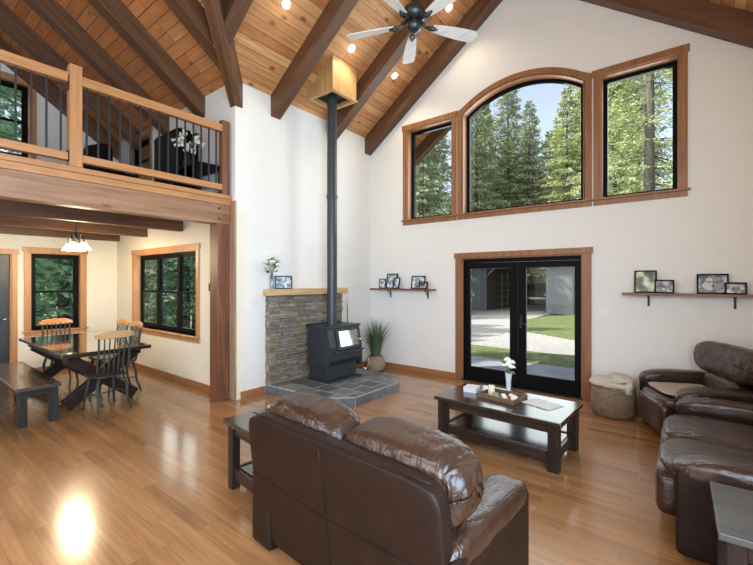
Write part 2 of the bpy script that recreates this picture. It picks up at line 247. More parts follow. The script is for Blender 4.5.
# ------------------------------------------------------------------ mesh helpers
def rmat(ang, axis): return Matrix.Rotation(ang, 4, axis)
class MB:
    def __init__(s): s.bm = bmesh.new()
    def verts(s, pts, faces, mat=None):
        vs = [s.bm.verts.new(mat @ Vector(p) if mat else p) for p in pts]
        for f in faces:
            try: s.bm.faces.new([vs[i] for i in f])
            except ValueError: pass
        return s
    def box(s, x0, x1, y0, y1, z0, z1, mat=None):
        p = [(x, y, z) for x in (x0, x1) for y in (y0, y1) for z in (z0, z1)]
        return s.verts(p, [(0, 1, 3, 2), (4, 6, 7, 5), (0, 4, 5, 1), (2, 3, 7, 6), (0, 2, 6, 4), (1, 5, 7, 3)], mat)
    def bar(s, a, b, w, h, up=(0, 0, 1)):
        a = Vector(a); b = Vector(b); d = (b-a); L = d.length; d.normalize()
        u = Vector(up); side = d.cross(u)
        if side.length < 1e-4: side = d.cross(Vector((1, 0, 0)))
        side.normalize(); u = side.cross(d).normalized()
        p = []
        for t in (a, b):
            for i in (-1, 1):
                for j in (-1, 1): p.append(t + side*(i*w/2) + u*(j*h/2))
        return s.verts(p, [(0, 1, 3, 2), (4, 6, 7, 5), (0, 4, 5, 1), (2, 3, 7, 6), (0, 2, 6, 4), (1, 5, 7, 3)])
    def prism(s, poly, a0, a1, plane='xz'):
        # polygon in two axes, extruded over the third
        def P(u, v, t): return {'xz': (u, t, v), 'xy': (u, v, t), 'yz': (t, u, v)}[plane]
        n = len(poly); p = [P(u, v, a0) for u, v in poly]+[P(u, v, a1) for u, v in poly]
        f = [tuple(range(n)), tuple(range(2*n-1, n-1, -1))]+[(i, (i+1) % n, n+(i+1) % n, n+i) for i in range(n)]
        return s.verts(p, f)
    def tube(s, pts, r, seg=10, cap=True):
        pts = [Vector(p) for p in pts]; n = len(pts)
        rs = r if isinstance(r, (list, tuple)) else [r]*n
        rings = []; prev = None
        for i, p in enumerate(pts):
            d = (pts[min(i+1, n-1)]-pts[max(i-1, 0)]).normalized()
            if prev is None:
                u = d.orthogonal().normalized()
            else:
                u = (prev-d*prev.dot(d)).normalized()
            prev = u; v = d.cross(u)
            rings.append([s.bm.verts.new(p+(u*math.cos(2*PI*k/seg)+v*math.sin(2*PI*k/seg))*rs[i]) for k in range(seg)])
        for i in range(n-1):
            for k in range(seg):
                s.bm.faces.new([rings[i][k], rings[i][(k+1) % seg], rings[i+1][(k+1) % seg], rings[i+1][k]])
        if cap: s.bm.faces.new(rings[0][::-1]); s.bm.faces.new(rings[-1])
        return s
    def lathe(s, prof, c=(0, 0, 0), seg=24, mat=None, capb=True, capt=True):
        rings = []
        for r, z in prof:
            ring = []
            for k in range(seg):
                p = Vector((c[0]+r*math.cos(2*PI*k/seg), c[1]+r*math.sin(2*PI*k/seg), c[2]+z))
                ring.append(s.bm.verts.new(mat @ p if mat else p))
            rings.append(ring)
        for i in range(len(prof)-1):
            for k in range(seg):
                s.bm.faces.new([rings[i][k], rings[i][(k+1) % seg], rings[i+1][(k+1) % seg], rings[i+1][k]])
        if capb: s.bm.faces.new(rings[0][::-1])
        if capt: s.bm.faces.new(rings[-1])
        return s
    def pillow(s, c, half, n=5.0, res=14, wr=0.0, freq=(6, 6, 6), rot=None, seed=0.0, shape=None):
        # inflated rounded box, optionally wrinkled
        c = Vector(c); idx = {}; R = rot or Matrix.Identity(4)
        def V(p):
            key = tuple(round(q, 5) for q in p)
            if key in idx: return idx[key]
            q = [math.copysign(abs(math.sin(t*PI/2*0.98)), t) if True else t for t in p]
            k = sum(abs(t)**n for t in q)**(1/n); q = Vector([t/k for t in q])
            l = Vector((q.x*half[0], q.y*half[1], q.z*half[2]))
            if shape: l = Vector(shape(l, q))
            if wr:
                nn = noise.noise(Vector((l.x*freq[0]+seed, l.y*freq[1]+seed*2, l.z*freq[2])))
                rg = (1-abs(noise.noise(Vector((l.x*freq[0]*1.7+seed*3, l.y*freq[1]*1.7, l.z*freq[2]*1.7+seed))))*2.2)
                l += q.normalized()*wr*(0.6*nn-0.5*max(0, rg)**2)
            v = s.bm.verts.new(c + (R @ l)); idx[key] = v; return v
        for ax in range(3):
            for sg in (-1, 1):
                for i in range(res):
                    for j in range(res):
                        quad = []
                        for (a, b) in ((i, j), (i+1, j), (i+1, j+1), (i, j+1)):
                            p = [0, 0, 0]; p[ax] = sg; p[(ax+1) % 3] = a/res*2-1; p[(ax+2) % 3] = b/res*2-1; quad.append(V(p))
                        if sg < 0: quad.reverse()
                        try: s.bm.faces.new(quad)
                        except ValueError: pass
        return s
    def build(s, name, mat, parent=None, smooth=False, bevel=0.0, seg=2, loc=None):
        bm = s.bm
        big = [f for f in bm.faces if len(f.verts) > 4]
        bm.normal_update()
        if big: bmesh.ops.triangulate(bm, faces=big, ngon_method='EAR_CLIP')
        bmesh.ops.recalc_face_normals(bm, faces=bm.faces)
        me = bpy.data.meshes.new(name); bm.to_mesh(me); bm.free()
        o = bpy.data.objects.new(name, me); C.objects.link(o)
        if mat: me.materials.append(mat)
        if smooth:
            me.shade_smooth()
            if smooth == 'auto':
                me.set_sharp_from_angle(angle=math.radians(40))
        if bevel:
            bv = o.modifiers.new('bevel', 'BEVEL'); bv.width = bevel; bv.segments = seg; bv.limit_method = 'ANGLE'; bv.angle_limit = math.radians(40)
        if parent: o.parent = parent
        if loc: o.location = loc
        return o
def thing(name, label, cat, loc=(0, 0, 0), rz=0, group=None):
    o = bpy.data.objects.new(name, None); C.objects.link(o); o.location = loc; o.rotation_euler = (0, 0, rz); o.empty_display_size = 0.1
    o['label'] = label; o['category'] = cat
    if group: o['group'] = group
    return o
def tag(o, label, cat, group=None, loc=None):
    o['label'] = label; o['category'] = cat
    if group: o['group'] = group
    if loc: o.location = loc
    return o
def struct(o, kind='structure'): o['kind'] = kind; return o
def sroot(name, loc=(0, 0, 0), rz=0):
    o = bpy.data.objects.new(name, None); C.objects.link(o); o.location = loc; o.rotation_euler = (0, 0, rz); o['kind'] = 'structure'; return o
def dup(root, loc, rz, label=None):
    r = root.copy(); C.objects.link(r); r.location = loc; r.rotation_euler = (0, 0, rz)
    if label: r['label'] = label
    for ch in list(root.children):
        c = ch.copy(); C.objects.link(c); c.parent = r
        for g in ch.children:
            d = g.copy(); C.objects.link(d); d.parent = c
    return r

# ------------------------------------------------------------------ key dimensions
XL, YB, XR, XD, YD = -4.9, 6.08, 0.89, -9.16, 3.1
EZ, S, SR, XRG = 4.43, 0.72, 0.745, -2.016
ZR = EZ+S*(XRG-XL)
T = 0.15
REAR = -3.0
# ------------------------------------------------------------------ shell
struct(MB().box(XD-T, XR+T, REAR-T, YD+T, -0.2, 0).box(XL-T, XR+T, YD+T, YB+T, -0.2, 0).build('floor', M['floor']))
# back wall with door and three windows
DX0, DX1, DZ = -2.94, -1.12, 2.03
WZ0, WZ1 = 2.77, 4.42
LW = (-4.03, -3.12); CW = (-2.93, -1.09); RW = (-0.90, -0.06)
def arcpts(x0, x1, zs, rise, n=24):
    hw = (x1-x0)/2; R = (hw*hw+rise*rise)/(2*rise); cx = (x0+x1)/2; cz = zs+rise-R; a = math.asin(hw/R)
    return [(cx+R*math.sin(-a+2*a*i/n), cz+R*math.cos(-a+2*a*i/n)) for i in range(n+1)]
bw = MB()
y0, y1 = YB, YB+0.18
bw.box(XL-T, DX0, y0, y1, 0, WZ0).box(DX1, XR+T, y0, y1, 0, WZ0).box(DX0, DX1, y0, y1, DZ, WZ0)
for a, b in ((XL-T, LW[0]), (LW[1], CW[0]), (CW[1], RW[0]), (RW[1], .70)): bw.box(a, b, y0, y1, WZ0, WZ1)
bw.prism([(.70, WZ0), (XR+T, WZ0), (XR+T, 4.2), (.70, WZ1)], y0, y1, 'xz')
poly = [(XL-T, WZ1), (CW[0], WZ1)]+arcpts(CW[0], CW[1], WZ1, 0.315)[1:-1]+[(CW[1], WZ1), (.70, WZ1), (XRG, ZR+0.1), (XL, EZ+0.1), (XL-T, EZ+0.1)]
bw.prism(poly, y0, y1, 'xz')
struct(bw.build('wall_back', M['wall']))
struct(MB().box(XL-T, XL, YD+T, YB, 0, EZ+0.02).build('wall_left', M['wall']))
# dining and loft wall, with windows
dw = MB(); DW = (-8.27, -5.94, 0.79, 2.14); UW = (-8.55, -7.6, 3.55, 4.33)
dw.box(XD-T, DW[0], YD, YD+T, 0, DW[3]).box(DW[1], XL, YD, YD+T, 0, DW[3]).box(DW[0], DW[1], YD, YD+T, 0, DW[2])
dw.box(XD-T, XL, YD, YD+T, DW[3], 2.62)
struct(dw.build('wall_dining', M['wall_dining']))
uw = MB().box(XD-T, UW[0], YD, YD+T, 2.62, EZ+0.02).box(UW[1], XL, YD, YD+T, 2.62, EZ+0.02).box(UW[0], UW[1], YD, YD+T, 2.62, UW[2]).box(UW[0], UW[1], YD, YD+T, UW[3], EZ+0.02)
struct(uw.build('wall_loft', M['wall']))
# far wall (dining below, loft gable above)
FW = (1.74, 2.49, 0.76, 2.16); FD = (0.62, 1.49, 2.11); LWn = (0.55, 1.74, 3.80, 5.12)
fw = MB(); x0, x1 = XD-T, XD
fw.box(x0, x1, REAR, FD[0], 0, 2.62).box(x0, x1, FD[0], FD[1], FD[2], 2.62).box(x0, x1, FD[1], FW[0], 0, 2.62).box(x0, x1, FW[0], FW[1], 0, FW[2]).box(x0, x1, FW[0], FW[1], FW[3], 2.62).box(x0, x1, FW[1], YD, 0, 2.62)
struct(fw.build('wall_far', M['wall_dining']))
YRG = YD-(XRG-XL)
gp = MB()
for poly in ([(REAR, 2.62), (YD, 2.62), (YD, LWn[2]), (REAR, LWn[2])], [(REAR, LWn[2]), (LWn[0], LWn[2]), (LWn[0], LWn[3]), (REAR, LWn[3])],):
    pass
def gz(y): return EZ+S*(YD-y) if y > YRG else ZR-S*(YRG-y)
gp.prism([(YRG*2-YD, 2.62), (YD, 2.62), (YD, gz(YD)+.1), (LWn[1], gz(LWn[1])+.1), (LWn[1], LWn[2]), (YRG*2-YD, LWn[2])], x0, x1, 'yz')
gp.prism([(YRG*2-YD, LWn[2]), (LWn[0], LWn[2]), (LWn[0], gz(LWn[0])+.1), (YRG, ZR+.1), (YRG*2-YD, EZ+.1)], x0, x1, 'yz')
gp.prism([(LWn[0], LWn[3]), (LWn[1], LWn[3]), (LWn[1], gz(LWn[1])+.1), (LWn[0], gz(LWn[0])+.1)], x0, x1, 'yz')
struct(gp.build('wall_gable', M['wall']))
# right and rear walls, behind and beside the camera, each with an opening added to let daylight in
rw = MB().box(XR, XR+T, 1.6, YB, 0, 4.27).box(XR, XR+T, REAR, -2.0, 0, 4.27).box(XR, XR+T, -2.0, 1.6, 0, 0.5).box(XR, XR+T, -2.0, 1.6, 3.7, 4.27)
struct(rw.build('wall_right', M['wall']))
bk = MB().box(XD-T, -4.6, REAR-T, REAR, 0, EZ+.02).box(0.2, XR+T, REAR-T, REAR, 0, EZ+.02).box(-4.6, 0.2, REAR-T, REAR, 0, 0.7).prism([(-4.6, 4.5), (0.2, 4.5), (0.2, 5.0), (XRG, ZR+.1), (-4.6, 4.7)], REAR-T, REAR, 'xz')
struct(bk.build('wall_rear', M['wall']))
# ceilings: one board lining per roof slope
def slope(name, pts, mat, th=0.16):
    mb = MB(); n = len(pts); p = [Vector(q) for q in pts]+[Vector(q)+Vector((0, 0, th)) for q in pts]
    mb.verts(p, [tuple(range(n)), tuple(range(2*n-1, n-1, -1))]+[(i, (i+1) % n, n+(i+1) % n, n+i) for i in range(n)])
    return struct(mb.build(name, mat))
def zl(x): return EZ+S*(x-XL)
def zr(x): return ZR-SR*(x-XRG)
YO = YB+1.5; CX = XL-0.0
E2 = 0.0
slope('ceiling', [(XL-0.7, YD+0.7, zl(XL-0.7)), (XRG, YRG, ZR), (XRG, YO, ZR), (XL-0.7, YO, zl(XL-0.7))], M['pine_y'])
slope('ceiling', [(XRG, REAR-T, ZR), (XR+0.7, REAR-T, zr(XR+0.7)), (XR+0.7, YO, zr(XR+0.7)), (XRG, YO, ZR)], M['pine_y'])
slope('ceiling', [(XD-0.6, YD+0.7, gz(YD+0.7) if False else EZ-S*0.7), (XL-0.7, YD+0.7, EZ-S*0.7), (XRG, YRG, ZR), (XD-0.6, YRG, ZR)], M['pine_x'])
slope('ceiling', [(XD-0.6, YRG, ZR), (XRG, YRG, ZR), (XL, 2*YRG-YD, EZ), (XD-0.6, 2*YRG-YD, EZ)], M['pine_x'])
slope('ceiling', [(XL, 2*YRG-YD, EZ), (XRG, YRG, ZR), (XRG, REAR-T, ZR), (XL, REAR-T, EZ)], M['pine_y'])
# rafters
def rafter(p0, p1, w, dep, mat, name='rafter', side=(0, 1, 0), lab=None, cut=None):
    # vertical-sided beam hanging below the ceiling line p0-p1 (plumb cut ends)
    sd = Vector(side).normalized()*(w/2); a = Vector(p0); b = Vector(p1); dz = Vector((0, 0, dep)); up = Vector((0, 0, 0.02))
    ex = (b-a).normalized(); ey = Vector(side).normalized(); ez = ex.cross(ey).normalized()
    if ez.z < 0: ey = -ey; ez = -ez
    Mw = Matrix((ex, ey, ez)).transposed().to_4x4(); Mw.translation = a; Mi = Mw.inverted()
    if cut:   # end notched around the wall corner
        k = w/(2*math.sqrt(2)); l_ = Vector((a.x-2*k, a.y, a.z)); r_ = Vector((a.x, a.y+2*k, a.z))
        p = [l_+up, a+up, r_+up, l_-dz, a-dz, r_-dz, b-sd+up, b+up, b+sd+up, b-sd-dz, b-dz, b+sd-dz]
        f = [(0, 1, 4, 3), (1, 2, 5, 4), (6, 9, 10, 7), (7, 10, 11, 8), (0, 6, 7, 1), (1, 7, 8, 2), (3, 4, 10, 9), (4, 5, 11, 10), (0, 3, 9, 6), (2, 8, 11, 5)]
    else:
        p = [a-sd+up, a+sd+up, a+sd-dz, a-sd-dz, b-sd+up, b+sd+up, b+sd-dz, b-sd-dz]
        f = [(0, 1, 2, 3), (7, 6, 5, 4), (0, 4, 5, 1), (1, 5, 6, 2), (2, 6, 7, 3), (3, 7, 4, 0)]
    o = MB().verts([Mi @ q for q in p], f).build(name, mat, bevel=0.006); o.matrix_world = Mw
    if lab: tag(o, lab, 'beam', 'dark stained roof beams')
    return o
RD = 0.31
for yc, lab in ((3.78, 'dark roof beam meeting the left wall above the stone surround, left of the flue box'), (5.0, 'dark roof beam passing just right of the wooden flue box'), (5.99, 'dark roof beam on the left slope running along the window gable wall')):
    rafter((XL, yc, EZ), (XRG, yc, ZR), 0.18, RD, M['beam_x'], lab=lab)
rafter((XR, 5.99, zr(XR)), (XRG, 5.99, ZR), 0.18, RD, M['beam_x'], lab='dark roof beam on the right slope running along the gable wall, top right corner')
rafter((XL-.6, YO-.09, zl(XL-.6)), (XRG, YO-.09, ZR), 0.16, .28, M['beam_x'], lab='outside roof edge beam seen in the top corner of the narrow left window')
for yc, lab in ((2.6, 'dark roof beam at the top meeting the valley beam from the right'),):
    xa = XL+(YD-yc); rafter((xa-0.05, yc, zl(xa-0.05)), (XRG, yc, ZR), 0.18, RD, M['beam_x'], lab=lab)
rafter((XL, YD, zl(XL)), (XRG, YRG, ZR), 0.17, 0.36, M['beam_x'], side=(1, 1, 0), cut=True, lab='valley beam coming down to the loft corner where two roof slopes meet')
labs = ['roof beam over the loft nearest the valley beam', 'roof beam over the loft landing left of the white wall corner', 'roof beam over the loft passing above the dark cabinet', 'third roof beam over the loft from the valley, ending near the far gable', 'roof beam over the loft lying against the far gable wall']
for xc, lab in zip((-4.62, -5.79, -6.95, -8.08, -9.05), labs):
    ya = YD if xc < XL else YD-(xc-XL)
    rafter((xc, ya, gz(ya)), (xc, YRG, ZR), 0.2, RD, M['beam_x'], side=(1, 0, 0), lab=lab)
# trims
def bboard(name, a, b, nrm):
    d = Vector(b)-Vector(a); L = d.length
    return struct(MB().bar((a[0]+nrm[0]*.009, a[1]+nrm[1]*.009, 0.05), (b[0]+nrm[0]*.009, b[1]+nrm[1]*.009, 0.05), 0.018, 0.1).build(name, M['base'], bevel=0.004))
bboard('baseboard_back', (XL, YB), (DX0-0.11, YB), (0, -1)); bboard('baseboard_back', (DX1+0.11, YB), (XR, YB), (0, -1))
bboard('baseboard_left', (XL, YD+0.08), (XL, 3.58), (1, 0)); bboard('baseboard_left', (XL, 5.28), (XL, YB), (1, 0))
bboard('baseboard_dining', (XD, YD), (XL-0.32, YD), (0, -1)); bboard('baseboard_far', (XD, FD[1]+.08), (XD, YD), (1, 0))
bboard('baseboard_right', (XR, 1.7), (XR, YB), (-1, 0))
# small crown shadow line under the gable beam is the beam itself; corner trim at the loft corner
struct(MB().box(XL, XL+0.012, YD-0.018, YD+0.012, 0, 2.76).box(XL-0.09, XL, YD-0.018, YD, 0, 2.76).build('trim_1', M['trim_tan'], bevel=0.003))

# ------------------------------------------------------------------ windows and door
def sash(mb, x0, x1, z0, z1, w, y0, y1):
    mb.box(x0, x0+w, y0, y1, z0, z1).box(x1-w, x1, y0, y1, z0, z1).box(x0+w, x1-w, y0, y1, z0, z0+w).box(x0+w, x1-w, y0, y1, z1-w, z1)
def window(name, loc, rz, w, z0, z1, cas, depth, cols=1, hung=False, cw=0.085, fwid=0.05, header=0.11):
    r = sroot(name, loc, rz)
    # casing on the room side
    mb = MB().box(-cw, 0, -0.022, 0, z0, z1).box(w, w+cw, -0.022, 0, z0, z1).box(-cw-.02, w+cw+.02, -0.028, 0, z1, z1+header-.02)
    mb.build('window_casing', cas, r, bevel=0.003)
    MB().box(0, 0.015, 0, depth, z0, z1).box(w-.015, w, 0, depth, z0, z1).box(0.015, w-.015, 0, depth, z1-.015, z1).build('jamb_lining', cas, r)
    MB().box(-cw-.025, w+cw+.025, -0.05, depth, z0-.025, z0).box(-cw, w+cw, -0.02, 0, z0-.095, z0-.025).build('window_sill', cas, r, bevel=0.003)
    fr = MB(); sash(fr, 0.015, w-.015, z0, z1-.015, fwid, depth-.06, depth); cwid = (w-.03)/cols
    for k in range(1, cols): fr.box(.015+k*cwid-.045, .015+k*cwid+.045, depth-.06, depth, z0+.02, z1-.03)
    fr.build('window_frame', M['black'], r, bevel=0.003)
    for k in range(cols):
        a = .015+k*cwid+(fwid if k == 0 else .045)-.002; b = .015+(k+1)*cwid-(fwid if k == cols-1 else .045)+.002; zb, zt = z0+fwid-.002, z1-.015-fwid+.002
        if hung:
            zm = (zb+zt)/2
            for q, (c, d, yy) in enumerate(((zb, zm+.018, depth-.055), (zm-.018, zt, depth-.035))):
                s = MB(); sash(s, a, b, c, d, 0.033, yy, yy+.022); so = s.build('window_sash', M['black'], r)
                MB().box(a+.03, b-.03, yy+.009, yy+.013, c+.03, d-.03).build('pane', M['glass'], so)
        else:
            MB().box(a, b, depth-.035, depth-.03, zb, zt).build('pane', M['glass'], r)
    return r
window('window_1', (LW[0], YB, 0), 0, LW[1]-LW[0], WZ0, WZ1, M['casing'], 0.18)
window('window_3', (RW[0], YB, 0), 0, RW[1]-RW[0], WZ0, WZ1, M['casing'], 0.18)
window('window_4', (DW[0], YD, 0), 0, DW[1]-DW[0], DW[2], DW[3], M['casing_light'], T, cols=3, hung=True)
window('window_5', (XD, FW[0], 0), PI/2, FW[1]-FW[0], FW[2], FW[3], M['casing_light'], T, hung=True)
window('window_6', (XD, LWn[0], 0), PI/2, LWn[1]-LWn[0], LWn[2], LWn[3], M['casing_light'], T, hung=True, cols=2)
window('window_7', (UW[0], YD, 0), 0, UW[1]-UW[0], UW[2], UW[3], M['casing_light'], T, hung=True)
# arched centre window
r = sroot('window_2', (CW[0], YB, 0)); w_ = CW[1]-CW[0]; cw = 0.085
def arch_ring(x0, x1, zb, zs, rise, wdt, ya, yb, zbot=None):
    inner = [(x0, zb)]+arcpts(x0, x1, zs, rise)+[(x1, zb)]
    hw = (x1-x0)/2; R = (hw*hw+rise*rise)/(2*rise); cx = (x0+x1)/2; cz = zs+rise-R
    outer = [(x0-wdt, zb)]
    for (x, z) in inner[1:-1]:
        d = Vector((x-cx, z-cz)).normalized(); outer.append((x+d.x*wdt, z+d.y*wdt))
    outer[1] = (x0-wdt, outer[1][1]); outer[-1] = (x1+wdt, outer[-1][1]); outer.append((x1+wdt, zb))
    mb = MB(); n = len(inner)
    pts = [(x, ya, z) for x, z in inner]+[(x, ya, z) for x, z in outer]+[(x, yb, z) for x, z in inner]+[(x, yb, z) for x, z in outer]
    f = []
    for i in range(n-1):
        f += [(i, i+1, n+i+1, n+i), (2*n+i, 3*n+i, 3*n+i+1, 2*n+i+1), (i, 2*n+i, 2*n+i+1, i+1), (n+i, n+i+1, 3*n+i+1, 3*n+i)]
    f += [(0, n, 3*n, 2*n), (n-1, 3*n-1, 4*n-1, 2*n-1)]
    return mb.verts(pts, f)
arch_ring(0, w_, WZ0, WZ1, 0.315, cw, -0.024, 0).build('window_casing', M['casing'], r, bevel=0.003)
arch_ring(0.022, w_-.022, WZ0, WZ1-.012, 0.303, 0.012, -.02, 0.18).build('jamb_lining', M['casing'], r)
MB().box(-cw-.0, w_+cw+.0, -0.05, 0.18, WZ0-.025, WZ0).box(-cw, w_+cw, -0.02, 0, WZ0-.095, WZ0-.025).build('window_sill', M['casing'], r, bevel=0.003)
arch_ring(0.075, w_-.075, WZ0+.05, WZ1-.03, 0.28, 0.05, 0.12, 0.18).box(.015, w_-.015, .12, .18, WZ0, WZ0+.05).build('window_frame', M['black'], r)
pn = [(0.06, WZ0+.045)]+arcpts(0.06, w_-.06, WZ1-.03, 0.292)+[(w_-.06, WZ0+.045)]
MB().prism(pn, 0.145, 0.15, 'xz').build('pane', M['glass'], r)
# french doors
r = sroot('door_1', (DX0, YB, 0)); w_ = DX1-DX0
MB().box(-.11, 0, -.024, 0, 0, DZ).box(w_, w_+.11, -.024, 0, 0, DZ).box(-.13, w_+.13, -.03, 0, DZ, DZ+.085).box(0, .02, 0, .18, 0, DZ).box(w_-.02, w_, 0, .18, 0, DZ).box(.02, w_-.02, 0, .18, DZ-.02, DZ).build('door_casing', M['casing'], r, bevel=0.003)
MB().box(-.0, w_, -.02, .2, 0, .02).build('threshold', M['iron'], r)
MB().box(.02, .035, .03, .17, .02, DZ-.02).box(w_-.035, w_-.02, .03, .17, .02, DZ-.02).box(.035, w_-.035, .03, .17, DZ-.08, DZ-.02).build('door_frame', M['black'], r)
for k in (0, 1):
    a = .035+k*(w_-.07)/2; b = a+(w_-.07)/2; s = MB()
    a2, b2, z0, z1, wb = a+.003, b-.003, .025, DZ-.083, .21; wl, wr = ((.09, .122), (.122, .075))[k]
    s.box(a2, a2+wl, .05, .095, z0, z1).box(b2-wr, b2, .05, .095, z0, z1).box(a2+wl, b2-wr, .05, .095, z0, z0+wb).box(a2+wl, b2-wr, .05, .095, z1-.095, z1)
    d = s.build('door_leaf', M['black'], r, bevel=0.004)
    MB().box(a2+wl-.005, b2-wr+.005, .07, .076, z0+wb-.005, z1-.09).build('pane', M['glass'], d)
    if k == 1:
        MB().box(a2+.03, a2+.065, .042, .05, .93, 1.13).tube([(a2+.047, .05, 1.0), (a2+.047, .01, 1.0), (a2+.13, .008, 1.0)], .009, 8).tube([(a2+.047, .05, 1.1), (a2+.047, .03, 1.1)], .014, 10).build('door_handle', M['iron'], d)
# grey entry door in dining far wall
r = sroot('door_2', (XD, FD[0], 0), PI/2); w_ = FD[1]-FD[0]
MB().box(-.08, 0, -.022, 0, 0, FD[2]).box(w_, w_+.08, -.022, 0, 0, FD[2]).box(-.1, w_+.1, -.028, 0, FD[2], FD[2]+.09).box(0, .02, 0, T, 0, FD[2]).box(w_-.02, w_, 0, T, 0, FD[2]).build('door_casing', M['casing_light'], r, bevel=.003)
d = MB().box(.02, w_-.02, .03, .075, .01, FD[2]).box(.16, w_-.16, .02, .03, .2, .9).box(.16, w_-.16, .02, .03, 1.05, 1.9).build('door_leaf', M['door_grey'], r, bevel=.006)
MB().tube([(w_-.09, .03, 1.0), (w_-.09, -.01, 1.0)], .012, 10).lathe([(0.004, -.03), (.026, -.018), (.03, 0), (.024, .02), (.004, .028)], (w_-.09, -.03, 1.0), 16).build('door_handle', M['chrome'], d, smooth=True)

# ------------------------------------------------------------------ loft structure
struct(MB().box(XD, -5.02, REAR+0.0, YD, 2.64, 2.74).build('ceiling', M['deckunder']))
struct(MB().box(XD, -5.0, REAR, YD, 2.742, 2.83).build('floor', M['floor']))
tag(MB().box(-5.18, -5.0, REAR+.02, YD-.01, 2.435, 2.70).build('edge_beam', M['loft_beam'], bevel=.006), 'wide knotty wood beam carrying the loft edge above the dining area', 'beam')
struct(MB().box(-5.05, -4.965, REAR+.02, YD+.08, 2.775, 2.832).box(-5.04, -4.985, REAR+.02, YD+.0, 2.70, 2.775).build('trim_2', M['fir_y'], bevel=.004))
for z, lb in ((2.50, 'lower dark bolt head at the right end of the loft edge beam'), (2.64, 'upper dark bolt head at the right end of the loft edge beam')):
    tag(MB().lathe([(.013, -.006), (.013, .006)], (0, 0, 0), 10, Matrix.Translation((-4.997, 2.92, z)) @ rmat(PI/2, 'Y')).build('bolt', M['iron']), lb, 'bolt')
for x, lab in ((-6.42, 'ceiling joist under the loft nearest the wide edge beam'), (-7.75, 'middle ceiling joist under the loft above the dining table'), (-9.05, 'ceiling joist under the loft against the far dining wall')):
    tag(MB().box(x-.06, x+.06, REAR+.02, YD-.005, 2.45, 2.637).build('joist', M['beam_y'], bevel=.005), lab, 'beam', 'joists under the loft')
tag(MB().box(-5.21, -5.0, 2.90, 3.078, 0, 2.435).build('support_post', M['beam_z'], bevel=.008), 'square dark wood post holding the right end of the loft beam', 'post')
# loft railing
rl = thing('loft_railing', 'wooden loft railing with thin black metal balusters above the dining area', 'railing', (-5.0, 0, 2.832))
for a, b in ((-1.6, 1.25), (1.36, 2.95)):
    MB().box(-.05, .035, a, b, .858, .955).build('top_rail', M['fir_y'], rl, bevel=.006)
    MB().box(-.045, .03, a, b, .058, .138).build('bottom_rail', M['fir_y'], rl, bevel=.006)
y = 1.25-.06
while y > -0.3:
    MB().box(-.016, .001, y-.008, y+.008, .1, .89).build('baluster', M['balus'], rl); y -= .115
for i in range(15):
    y = 1.41+i*.105
    MB().box(-.016, .001, y-.008, y+.008, .1, .89).build('baluster', M['balus'], rl)
MB().box(-.06, .045, 1.25, 1.36, 0, 1.05).build('newel_post', M['fir_z'], rl, bevel=.006)
MB().box(-.06, .03, 2.95, 3.06, 0, 1.02).build('newel_post', M['beam_z'], rl, bevel=.006)
for za, zb_ in ((.78, .93), (.05, .16)): MB().box(-.03, .04, 1.24, 1.252, za, zb_).build('rail_bracket', M['iron'], rl)
# loft furniture
t = thing('armoire', 'tall black cabinet standing in the loft behind the railing', 'cabinet', (-6.12, 2.87, 2.832))
MB().box(-.37, .37, -.16, .16, .04, 1.04).build('body', M['black'], t, bevel=.03, seg=4)
MB().box(-.35, -.005, -.175, -.16, .08, 1.0).build('door', M['black'], t, bevel=.005); MB().box(.005, .35, -.175, -.16, .08, 1.0).build('door', M['black'], t, bevel=.005)
MB().box(-.32, .32, -.13, .13, 0, .04).build('plinth', M['iron'], t)
t = thing('desk', 'low black desk in the loft beside the tall cabinet', 'desk', (-5.38, 2.83, 2.832))
MB().box(-.34, .34, -.2, .2, .36, .40).build('desktop', M['black'], t, bevel=.004)
for sx in (-.3, .3):
    for sy in (-.16, .16): MB().box(sx-.025, sx+.025, sy-.025, sy+.025, 0, .36).build('leg', M['black'], t)
t = thing('blossom_vase', 'dark vase of white blossom branches on the loft desk', 'vase', (-5.60, 2.78, 3.232))
MB().lathe([(.04, 0), (.065, .05), (.055, .13), (.03, .19), (.035, .21)], seg=18).build('vase', M['iron'], t, smooth=True)
random.seed(5); br = MB(); fl = MB()
for k in range(14):
    a = k*2*PI/14*1.7; L = random.uniform(.12, .34); h = random.uniform(.12, .42)
    e = Vector((math.cos(a)*L, math.sin(a)*L*.7, .2+h)); br.tube([(0, 0, .15), e*.5+Vector((0, 0, .12)), e], .004, 5)
    for j in range(5):
        q = e*random.uniform(.65, 1.0)+Vector([random.uniform(-.035, .035) for _ in range(3)]); q.z += .04
        fl.pillow(q, (.026, .026, .022), 2.2, 3)
br.build('branch', M['walnut'], t); fl.build('blossom', M['petal'], t, smooth=True)
t = thing('office_chair', 'low black chair left of the loft cabinet, seen between balusters', 'chair', (-6.95, 2.3, 2.832), 0.4)
MB().pillow((0, 0, .42), (.27, .26, .06), 5, 8).build('seat', M['black'], t, smooth=True)
MB().pillow((0, -.25, .62), (.25, .05, .22), 5, 8).build('backrest', M['black'], t, smooth=True)
MB().tube([(0, 0, .36), (0, 0, .1)], .03, 12).build('column', M['iron'], t)
bs = MB()
for k in range(5): bs.bar((0, 0, .1), (.28*math.cos(k*2*PI/5), .28*math.sin(k*2*PI/5), .04), .04, .03)
bs.build('base', M['iron'], t)
cu = MB(); xs = [i/40 for i in range(41)]
pts = []; n = 41
front = [(-8.62+.42*u, 2.99+.018*math.sin(u*30)) for u in xs]; 
cu.prism(front+[(x, y+.006) for x, y in front[::-1]], 3.0, 4.36, 'xy'); tag(cu.build('curtain', M['curtain'], smooth='auto'), 'grey curtain hanging left of the small loft window', 'curtain')
